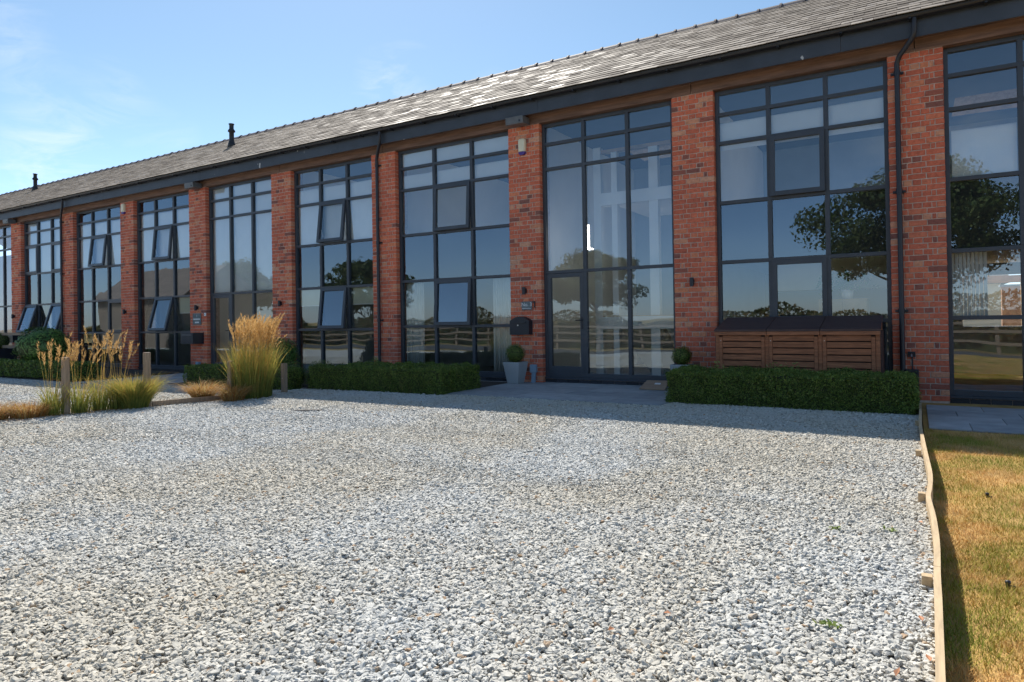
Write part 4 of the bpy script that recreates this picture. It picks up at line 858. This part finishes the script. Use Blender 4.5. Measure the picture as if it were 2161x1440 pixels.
ball('round_shrub', (-21.7, -2.1, 0.68), 0.62, 'large round green shrub at the far left', 51, 5000, 0.075, 'shrub', (1.25, 1, 0.9))
ball('round_shrub', (-12.25, -1.5, 0.50), 0.42, 'round green shrub partly hidden by the tall plume grass', 52, 5000, 0.045, 'shrub')
for i, (x, y, r_, lab) in enumerate(((-10.9, -2.3, 0.30, 'small low round shrub beside the shortest post'), (-10.35, -2.05, 0.32, 'small round shrub at the left end of the long box hedge'))): ball('round_shrub', (x, y, 0.16), r_, lab, 60+i, 3500, 0.026, 'hedge')
def planter(x, y, z, wt, wb, h_, br, label, mat='grey', plant='clipped box ball'):
    b = empty('planter', (x, y, z), label, 'planter'); t = 0.02
    pot = MB().hexa([(-wb/2, -wb/2, 0), (wb/2, -wb/2, 0), (wb/2, wb/2, 0), (-wb/2, wb/2, 0), (-wt/2, -wt/2, h_-0.03), (wt/2, -wt/2, h_-0.03), (wt/2, wt/2, h_-0.03), (-wt/2, wt/2, h_-0.03)])
    for a in ((-wt/2, wt/2, -wt/2, -wt/2+t), (-wt/2, wt/2, wt/2-t, wt/2), (-wt/2, -wt/2+t, -wt/2+t, wt/2-t), (wt/2-t, wt/2, -wt/2+t, wt/2-t)): pot.box(*a, h_-0.0295, h_)
    pot.build('pot', mat, b, 0.003); MB().box(-wt/2+t, wt/2-t, -wt/2+t, wt/2-t, h_-0.029, h_-0.015).build('soil', 'terra', b)
    ball('box', (0, 0, h_+br*0.82), br, None, int(abs(x*10)), 2600, 0.022, 'hedge', (1, 1, 1.02), 0.05, parent=b)
planter(-6.74, -0.36, 0.006, 0.36, 0.24, 0.42, 0.19, 'tall grey tapered planter with box ball left of the entrance door')
planter(-3.42, -0.36, 0.006, 0.32, 0.22, 0.44, 0.165, 'grey tapered planter with box ball right of the entrance door')
planter(-27.3, -1.0, -0.12, 0.75, 0.7, 0.66, 0.33, 'black square planter with a clipped shrub at the far left', 'black')
# sprigs growing inside the hedge rings
for i, (x, y, lab) in enumerate(((-2.55, -1.5, 'yellow green sprig above the right hedge, leftmost'), (-1.72, -1.5, 'yellow green sprig above the middle of the right hedge'), (-1.45, -1.5, 'yellow green sprig above the right hedge, third from the left'), (-8.95, -1.95, 'pale sprig rising above the long hedge'))):
    b = empty('sprig', (x, y, 0.02), lab, 'plant'); m = MB(); 
    for k in range(4): a = random.uniform(0, 6); m.tube([(0, 0, 0), (0.03*math.cos(a), 0.03*math.sin(a), 0.3), (0.07*math.cos(a), 0.07*math.sin(a), 0.52)], [0.005, 0.004, 0.002], 5)
    m.build('stem', 'shrub', b); Pq = np.stack([rng.normal(0, 0.05, 60), rng.normal(0, 0.04, 60), rng.uniform(0.36, 0.56, 60)], 1); V, F, r_ = leaves(Pq, np.tile([0, 0, 1.], (60, 1)), 0.045, 0.4, 0.8, 70+i, 0.85, 0.95); link('foliage', fast_mesh('foliage', V, F, {'rnd': r_}), 'hedge', b)

# ------------------------------------------------------------------ ornamental grasses
def strips(base, dirs, length, width, droop, seg=5):
    """curved tapering blades: base (n,3), dirs (n,2) lean direction, returns V, F"""
    n = len(base); t = np.linspace(0, 1, seg+1); side = np.stack([-dirs[:, 1], dirs[:, 0], np.zeros(n)], 1); Vl = []
    g = np.random.default_rng(n); tw = g.uniform(-1.2, 1.2, n); nn = np.linalg.norm(dirs, axis=1)+1e-6
    sidu = side/nn[:, None]; fd = np.concatenate([dirs/nn[:, None], np.zeros((n, 1))], 1)
    sv = sidu*np.cos(tw)[:, None]+fd*np.sin(tw)[:, None]
    for k in t:
        out = (0.35*k+0.65*k**2.2)*nn*length; z = length*(k-droop*k**3)
        p = base+np.concatenate([dirs/nn[:, None]*out[:, None], z[:, None]], 1); w = (width*(1-k)**0.7+0.0004)[:, None]
        Vl.append(np.stack([p-sv*w, p+sv*w], 1))
    V = np.stack(Vl, 1).reshape(-1, 3); st = 2*(seg+1)
    F = np.concatenate([np.stack([np.arange(n)*st+2*k, np.arange(n)*st+2*k+1, np.arange(n)*st+2*k+3, np.arange(n)*st+2*k+2], 1) for k in range(seg)]); tip = np.stack(Vl, 1)[:, -1].mean(1); tipd = tip-np.stack(Vl, 1)[:, -2].mean(1)
    return V, F, tip, unit(tipd)
def clump(name, c, n, hgt, spread, lean, droop, mat, label, seed, width=0.004, plumes=0, ph=1.0, plen=0.25, prad=0.014, rlo=0.0, rhi=1.0, wind=(0.08, 0.0), gap=0.5):
    g = np.random.default_rng(seed); root = empty(name, c, label, 'ornamental grass', 'ornamental grasses by the posts')
    a = g.uniform(0, 6.283, n); rr = spread*np.sqrt(g.random(n)); base = np.stack([rr*np.cos(a), rr*np.sin(a), np.zeros(n)], 1)
    dirs = np.stack([np.cos(a), np.sin(a)], 1)*(lean*g.uniform(0.1, 1.1, n)*np.where(g.random(n) < 0.12, 1.9, 1))[:, None]+g.normal(0, 0.09, (n, 2))+np.array(wind); ln = hgt*g.uniform(0.45, 1.0, n)
    V, F, _, _ = strips(base, dirs, ln, np.full(n, width)*g.uniform(0.6, 1.2, n), droop*g.uniform(0.4, 1.2, n)); r = rlo+(rhi-rlo)*g.random(n)
    nf = len(F)//n; rf = np.concatenate([np.clip(r-0.55*(k/nf)*(1 if mat == 'straw' else 0)+(0.2 if mat == 'straw' else 0), 0, 1) for k in range(nf)])
    link('blades', fast_mesh('blades', V, F, {'rnd': rf}), mat, root)
    nl = 150; al = g.uniform(0, 6.283, nl); rl_ = spread*(0.6+1.9*g.random(nl)); pb = np.stack([rl_*np.cos(al), rl_*np.sin(al), g.uniform(0.006, 0.03, nl)], 1); dl = unit(np.stack([g.normal(size=nl), g.normal(size=nl), g.normal(0, 0.12, nl)], 1)); sl_ = np.stack([-dl[:, 1], dl[:, 0], np.zeros(nl)], 1)*0.003; ll = g.uniform(0.05, 0.16, nl)[:, None]
    link('litter', fast_mesh('litter', np.stack([pb-sl_, pb+sl_, pb+dl*ll], 1).reshape(-1, 3), np.arange(3*nl).reshape(nl, 3), {'rnd': 0.5*g.random(nl)+0.3}), 'sedge', root)
    if plumes:
        m = plumes; a = g.uniform(0, 6.283, m); rr = spread*0.8*np.sqrt(g.random(m)); base = np.stack([rr*np.cos(a), rr*np.sin(a), np.zeros(m)], 1)
        dirs = np.stack([np.cos(a), np.sin(a)], 1)*(lean*0.45*g.uniform(0.1, 1.1, m))[:, None]+g.normal(0, 0.05, (m, 2))+np.array(wind)*1.2
        V, F, tip, td = strips(base, dirs, ph*g.uniform(0.72, 1.0, m), np.full(m, 0.0022), 0.05*g.random(m)); link('stems', fast_mesh('stems', V, F, {'rnd': np.tile(0.15+0.2*g.random(m), len(F)//m)}), 'straw', root)
        # feathery heads: fine hairs set round each stem tip
        k = 46; T = np.repeat(tip, k, 0); D = np.repeat(td, k, 0); u = g.random(m*k); sway = np.repeat(np.stack([g.normal(wind[0]*1.5, 0.10, m), g.normal(wind[1], 0.10, m), -0.1*np.ones(m)], 1), k, 0)
        lenk = np.repeat(plen*g.uniform(0.7, 1.2, m), k); pc = T+D*((u-0.25)*lenk)[:, None]+sway*((u**2)*lenk)[:, None]
        fat = prad*np.sin(np.pi*np.clip(u*0.92+0.06, 0, 1))**0.7; rad = unit(np.cross(D, g.normal(size=(m*k, 3)))); hd = unit(D+0.25*rad+0.6*sway)
        hl = (0.028+0.02*g.random(m*k))[:, None]*(plen/0.25)**0.5; wv = unit(np.cross(hd, g.normal(size=(m*k, 3))))*0.0032
        p0 = pc+rad*(fat*0.3)[:, None]; p1 = p0+hd*hl+rad*(fat*0.9)[:, None]
        V = np.stack([p0-wv, p0+wv, p1], 1).reshape(-1, 3); link('plumes', fast_mesh('plumes', V, np.arange(3*m*k).reshape(-1, 3), {'rnd': g.random(m*k)}), 'plume', root)
    return root
zc = lambda x, y: float(zg(x, y))
clump('plume_grass', (-9.93, -4.0, zc(-10, -4)), 1700, 1.10, 0.32, 0.22, 0.10, 'straw', 'tall plume grass with dense golden feathery heads by the short post', 81, 0.0045, 240, 1.28, 0.30, 0.014, 0.3, 1.0, (0.10, -0.03))
clump('bronze_sedge', (-10.42, -4.62, zc(-10.4, -4.6)), 1500, 0.50, 0.16, 0.9, 0.55, 'sedge', 'low bronze sedge mound at the foot of the plume grass, left of the post', 82, 0.003)
clump('bronze_sedge', (-9.80, -4.48, zc(-10.2, -4.4)), 1200, 0.46, 0.16, 0.9, 0.55, 'sedge', 'low bronze sedge mound right of the post below the plume grass', 83, 0.003)
clump('bronze_sedge', (-11.15, -7.45, zc(-11, -7.4)), 1300, 0.38, 0.25, 0.8, 0.55, 'sedge', 'low orange sedge at the left edge of the picture', 84, 0.0035)
clump('bronze_sedge', (-10.95, -7.0, zc(-11, -7)), 1200, 0.36, 0.22, 0.8, 0.55, 'sedge', 'low orange sedge just left of the tallest weathered post', 85, 0.0035)
clump('fountain_grass', (-10.52, -5.72, zc(-10.5, -5.7)), 2400, 0.66, 0.20, 0.66, 0.30, 'straw', 'rounded lime green grass clump behind the second post', 86, 0.0042, 0, rlo=0.3, rhi=1.0)
for i, (x, y, np_, hh, lab) in enumerate(((-10.85, -6.72, 16, 1.0, 'reed grass with tan heads behind the tallest weathered post'), (-10.72, -6.42, 14, 1.05, 'reed grass with tan heads just right of the tallest weathered post'), (-10.75, -6.12, 14, 1.12, 'reed grass with tan heads midway between the two left posts'), (-10.62, -5.92, 12, 1.10, 'reed grass with arching tan heads next to the lime green clump'))):
    clump('reed_grass', (x, y, zc(x, y)), 210, 0.66, 0.12, 0.40, 0.25, 'straw', lab, 90+i, 0.0042, np_, hh, 0.26, 0.017, 0.35, 1.0, (0.06, 0.02))
# posts and low kick board
def post(x, y, h_, label):
    b = empty('timber_post', (x, y, zc(x, y)-0.03), label, 'post', 'weathered posts along the drive'); w = 0.043
    MB().box(-w, w, -w, w, 0, h_+0.03).build('shaft', 'post_wood', b, 0.008); MB().tube([(0, -w-0.001, h_*0.55), (0, -w-0.006, h_*0.55)], 0.007, 6).build('staple', 'steel', b)
post(-10.79, -6.59, 0.84, 'weathered timber post nearest the camera in front of the reed grass'); post(-10.42, -5.58, 0.86, 'weathered timber post in front of the lime green grass'); post(-10.09, -4.31, 0.65, 'weathered timber post in front of the tall plume grass'); post(-10.04, -3.22, 0.54, 'shortest timber post beside the long box hedge')
kb = empty('kick_board', (-10.25, -5.0, -0.04), 'low weathered board between the second and third posts', 'board')
MB().hexa([(-0.16, -0.52, 0), (-0.13, -0.52, 0), (0.14, 0.62, 0), (0.11, 0.62, 0), (-0.16, -0.52, 0.085), (-0.13, -0.52, 0.085), (0.14, 0.62, 0.085), (0.11, 0.62, 0.085)]).build('plank', 'post_wood', kb, 0.003)
# rail fence by the far-left house
fr = empty('rail_fence', (-26.4, -1.0, -0.13), 'low two rail timber fence at the far left of the terrace', 'fence')
for z in (0.70, 1.13): MB().box(-3.5, 1.3, -0.02, 0.02, z, z+0.09).build('rail', 'post_wood', fr)
for x in (-3.3, -1.2, 1.2): MB().box(x-0.04, x+0.04, 0.021, 0.10, 0, 1.28).build('post', 'post_wood', fr)

# ------------------------------------------------------------------ bin store
bs = empty('bin_store', (-1.60, -0.5, 0.0), 'dark stained timber bin store with three slatted doors', 'bin store')
X0, X1, YFR, YBR, ZF, ZBk = -1.08, 1.15, -0.40, 0.44, 1.03, 1.22
wd = (X1-X0)/3
for i in range(4):
    x = X0+wd*i; MB().box(x-0.028, x+0.028, YFR, YFR+0.05, 0, ZF-0.03).build('upright', 'store_wood', bs, 0.003); MB().box(x-0.028, x+0.028, YBR-0.05, YBR, 0, ZBk-0.03).build('upright', 'store_wood', bs, 0.003)
for i in range(3):
    a, b = X0+wd*i+0.031, X0+wd*(i+1)-0.031
    for xx in ((a, a+0.05), (b-0.05, b)): MB().box(xx[0], xx[1], YFR-0.012, YFR+0.018, 0.06, ZF-0.10).build('door_stile', 'store_wood', bs, 0.003)
    z = 0.08
    while z < ZF-0.155:
        w_ = random.uniform(-0.002, 0.002); MB().box(a+0.052, b-0.052, YFR-0.004+w_, YFR+0.014+w_, z, z+0.082).build('slat', 'store_wood', bs, 0.003); z += 0.0985
    MB().box(a+0.052, b-0.052, YFR+0.019, YFR+0.035, 0.06, 0.10).build('door_rail', 'store_wood', bs); MB().tube([(a+0.025, YFR-0.013, ZF-0.16), (a+0.025, YFR-0.018, ZF-0.16)], 0.006, 6).build('hinge_pin', 'steel', bs)
    # lid: sloping boards, three leaves
    n = 6
    for j in range(n):
        t0, t1 = j/n, (j+1)/n; y0 = YFR-0.05+(YBR-YFR+0.05)*t0+0.003; y1 = YFR-0.05+(YBR-YFR+0.05)*t1-0.003; z0 = ZF+(ZBk-ZF)*t0+0.012*(1 if True else 0); z1 = ZF+(ZBk-ZF)*t1
        xa, xb = X0+wd*i-(0.04 if i == 0 else -0.004), X0+wd*(i+1)+(0.04 if i == 2 else -0.004)
        MB().hexa([(xa, y0, z0-0.03), (xb, y0, z0-0.03), (xb, y1, z1-0.018), (xa, y1, z1-0.018), (xa, y0, z0), (xb, y0, z0), (xb, y1, z1+0.012), (xa, y1, z1+0.012)]).build('lid_board', 'store_dark', bs, 0.003)
    MB().box(X0+wd*i+(-0.035 if i == 0 else 0.004), X0+wd*(i+1)+(0.035 if i == 2 else -0.004), YFR-0.045, YFR-0.013, ZF-0.075, ZF-0.02).build('lid_front', 'store_wood', bs, 0.003)
for x in (X0, X1): MB().box(x-0.012+(0.035 if x > 0 else -0.035), x+0.012+(0.035 if x > 0 else -0.035), YFR+0.052, YBR-0.052, 0.03, ZF-0.02).build('side_panel', 'store_dark', bs)
MB().box(X0, X1, YBR-0.07, YBR-0.055, 0.03, ZBk-0.06).build('back_panel', 'store_dark', bs)
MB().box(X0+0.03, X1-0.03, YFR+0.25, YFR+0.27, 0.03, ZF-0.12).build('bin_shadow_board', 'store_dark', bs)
for i, z in enumerate((0.27, 0.375)): MB().box(X0+0.10, X0+0.17, YFR+0.020, YFR+0.030, z-0.006, z+0.018).build('paper_scrap', 'white', bs)
# ramp board at the threshold
rb = empty('threshold_board', (-3.9, -0.33, 0.012), 'tilted brown board with white label by the entrance threshold', 'board')
MB().hexa([(-0.20, -0.28, 0.0), (0.26, -0.28, 0.0), (0.16, 0.24, 0.095), (-0.24, 0.24, 0.095), (-0.20, -0.28, 0.022), (0.26, -0.28, 0.022), (0.16, 0.24, 0.117), (-0.24, 0.24, 0.117)]).build('board', 'card', rb, 0.002)
MB().hexa([(-0.02, -0.02, 0.070), (0.09, -0.02, 0.070), (0.07, 0.07, 0.0865), (-0.03, 0.07, 0.0865), (-0.02, -0.02, 0.0725), (0.09, -0.02, 0.0725), (0.07, 0.07, 0.089), (-0.03, 0.07, 0.089)]).build('label', 'white', rb)

# ------------------------------------------------------------------ across the lane: what the glass mirrors
def tree(name, x, y, hgt, rad, label, seed, n=9000, leaf=0.30, mat='treeleaf', trunk=0.35, base=0.32):
    g = np.random.default_rng(seed); gr = random.Random(seed); root = empty(name, (x, y, -0.32), label, 'tree', 'trees across the lane')
    m = MB(); tips = []
    def br(p, d, ln, r, lev):
        pts = [p]; q = p; dd = d.copy()
        for i in range(4): dd = (dd+Vector((gr.gauss(0, .14), gr.gauss(0, .14), gr.gauss(0.03, .08)))).normalized(); q = q+dd*ln/4; pts.append(q)
        m.tube(pts, [r*(1-0.16*i) for i in range(5)], 7 if lev < 2 else 5, cap=False)
        if lev >= 1: tips.append((q, ln)); tips.append((pts[2], ln))
        if lev < 3:
            for k in range(4 if lev == 0 else 3):
                a = gr.uniform(0, 6.283); e = gr.uniform(0.35, 0.95); nd = (dd*(1-e*0.5)+Vector((math.cos(a), math.sin(a), gr.uniform(0.0, 0.5)))*e).normalized(); br(pts[gr.choice((2, 3, 4))], nd, ln*gr.uniform(0.55, 0.8), r*0.5, lev+1)
    br(Vector((0, 0, 0)), Vector((0, 0, 1)), hgt*base, trunk, 0); m.build('trunk', 'bark', root)
    # crown: leaf sprays gathered in uneven clumps around the limb ends and over a lumpy dome
    C = []; 
    for k in range(90):
        a = g.uniform(0, 6.283); ph = g.uniform(-0.75, 1.5); rr = rad*g.uniform(0.35, 1.12); C.append((rr*math.cos(a)*math.cos(ph), rr*math.sin(a)*math.cos(ph), hgt*0.60+hgt*0.36*math.sin(ph)*g.uniform(0.7, 1.0)))
    C = np.array(C); w = rad*g.uniform(0.09, 0.27, len(C)); ci = g.integers(0, len(C), n); d = unit(g.normal(size=(n, 3))); P = C[ci]+d*(w[ci]*g.random(n)**0.4)[:, None]*np.array([1.15, 1.15, 0.75])
    V, F, r = leaves(P, d+np.array([0, 0, .4]), leaf, 0.7, 0.9, seed); link('crown', fast_mesh('crown', V, F, {'rnd': r}), mat, root)
tree('oak_tree', 0.5, -37, 10.8, 6.8, 'broad oak across the lane opposite the right-hand pier', 201, 46000, 0.21)
tree('oak_tree', -33, -62, 9.8, 5.6, 'spreading oak across the lane mirrored in the entrance glass', 202, 24000, 0.26)
tree('field_tree', -60, -52, 9.5, 5.0, 'field tree mirrored left of the curtained window', 203, 7000, 0.4)
tree('field_tree', -95, -58, 12.0, 7.5, 'wide field tree mirrored beside the plume grass', 204, 8000, 0.5)
tree('field_tree', -85, -75, 12.5, 6.0, 'farther field tree mirrored beside the plume grass', 205, 6000, 0.5)
tree('field_tree', 14, -55, 9.0, 5.0, 'smaller field tree right of the broad oak', 206, 5000, 0.4)
# hedgerow behind the post and rail fence
def hedgerow():
    g = np.random.default_rng(77); n = 52000; x = g.uniform(-75, 22, n); t = g.random(n); top = 1.9+0.35*np.sin(x*0.7)+0.3*np.sin(x*0.23+1)+0.15*np.sin(x*2.1); z = top*g.random(n)**0.7; fl = 0.8*np.sin(np.pi*np.clip(z/top, 0, 1))**0.5
    y = -21.6+0.06*(x+5)+g.choice([-1, 1], n, p=[.25, .75])*fl*g.uniform(0.5, 1.1, n)+0.15*np.sin(x*1.7); P = np.stack([x, y, z-0.32], 1); V, F, r = leaves(P, np.tile([0, 0.8, 0.5], (n, 1)), 0.16, 0.6, 1.0, 78)
    root = empty('hedgerow', (-25, -21.6, -0.32), 'long mixed field hedgerow across the lane', 'hedgerow'); o = link('foliage', fast_mesh('foliage', V-np.array([-25, -21.6, -0.32]), F, {'rnd': r}), 'brownleaf', root, kind='stuff')
    m = MB(); xs = np.linspace(-75, 22, 60)
    for a, b in zip(xs[:-1], xs[1:]):
        h0 = 1.3+0.3*math.sin(a*0.7); ya = -21.6+0.06*(a+5); yb = -21.6+0.06*(b+5); m.hexa([(a+25, ya-0.4+21.6, 0), (b+25, yb-0.4+21.6, 0), (b+25, yb+0.4+21.6, 0), (a+25, ya+0.4+21.6, 0), (a+25, ya-0.3+21.6, h0), (b+25, yb-0.3+21.6, h0), (b+25, yb+0.3+21.6, h0), (a+25, ya+0.3+21.6, h0)])
    m.build('branches', 'core', root)
hedgerow()
fe = empty('post_and_rail_fence', (-25, -20.0, -0.32), 'weathered post and rail fence along the far side of the lane', 'fence')
pm = MB().box(-0.07, 0.07, -0.05, 0.05, 0, 1.25).mesh('post'); pm.materials.append(M['post_wood']); rmesh = MB().box(0, 2.44, -0.02, 0.02, 0, 0.10).mesh('rail'); rmesh.materials.append(M['post_wood'])
for i in range(36):
    x = -68+2.44*i; y = -20.0+0.06*(x+5); o = bpy.data.objects.new('post', pm); COL.objects.link(o); o.parent = fe; o.location = (x+25, y+20.0, 0)
    for z in (0.35, 0.72, 1.08): o = bpy.data.objects.new('rail', rmesh); COL.objects.link(o); o.parent = fe; o.location = (x+25, y+20.0+0.071, z); o.rotation_euler = (0, gs.uniform(-0.006, 0.006), math.atan(0.06))
# timber barn mirrored in the left windows
ba = empty('timber_barn', (-46, -17.0, -0.32), 'timber clad barn with corrugated roof mirrored in the left windows', 'barn')
for i in range(16): MB().hexa([(-5, 3.03, 0.22*i), (5, 3.03, 0.22*i), (5, 2.9, 0.22*i), (-5, 2.9, 0.22*i), (-5, 3.0, 0.22*i+0.235), (5, 3.0, 0.22*i+0.235), (5, 2.9, 0.22*i+0.235), (-5, 2.9, 0.22*i+0.235)]).build('weatherboard', 'barnwood', ba)
MB().box(-4.9, 4.9, -3, 2.89, 0, 3.6).add([(5, 2.9, 3.6), (5, -3, 3.6), (5, -0.05, 5.6), (4.9, 2.9, 3.6), (4.9, -3, 3.6), (4.9, -0.05, 5.6)], [(0, 1, 2), (3, 5, 4)]).build('wall', 'barnwood', ba)
cm = MB(); nx = 121; xs = np.linspace(-5.4, 5.4, nx); 
for sgn in (1, -1):
    V = [];
    for x in xs:
        w_ = 0.035*math.sin(x*2*math.pi/0.36); V += [(x, -0.05, 5.75+w_), (x, -0.05+sgn*3.4, 3.45+w_)]
    cm.add(V, [(2*i, 2*i+1, 2*i+3, 2*i+2) if sgn < 0 else (2*i, 2*i+2, 2*i+3, 2*i+1) for i in range(nx-1)], 0.5, True)
cm.build('roof', 'barnroof', ba)
print('objects', len(bpy.data.objects))
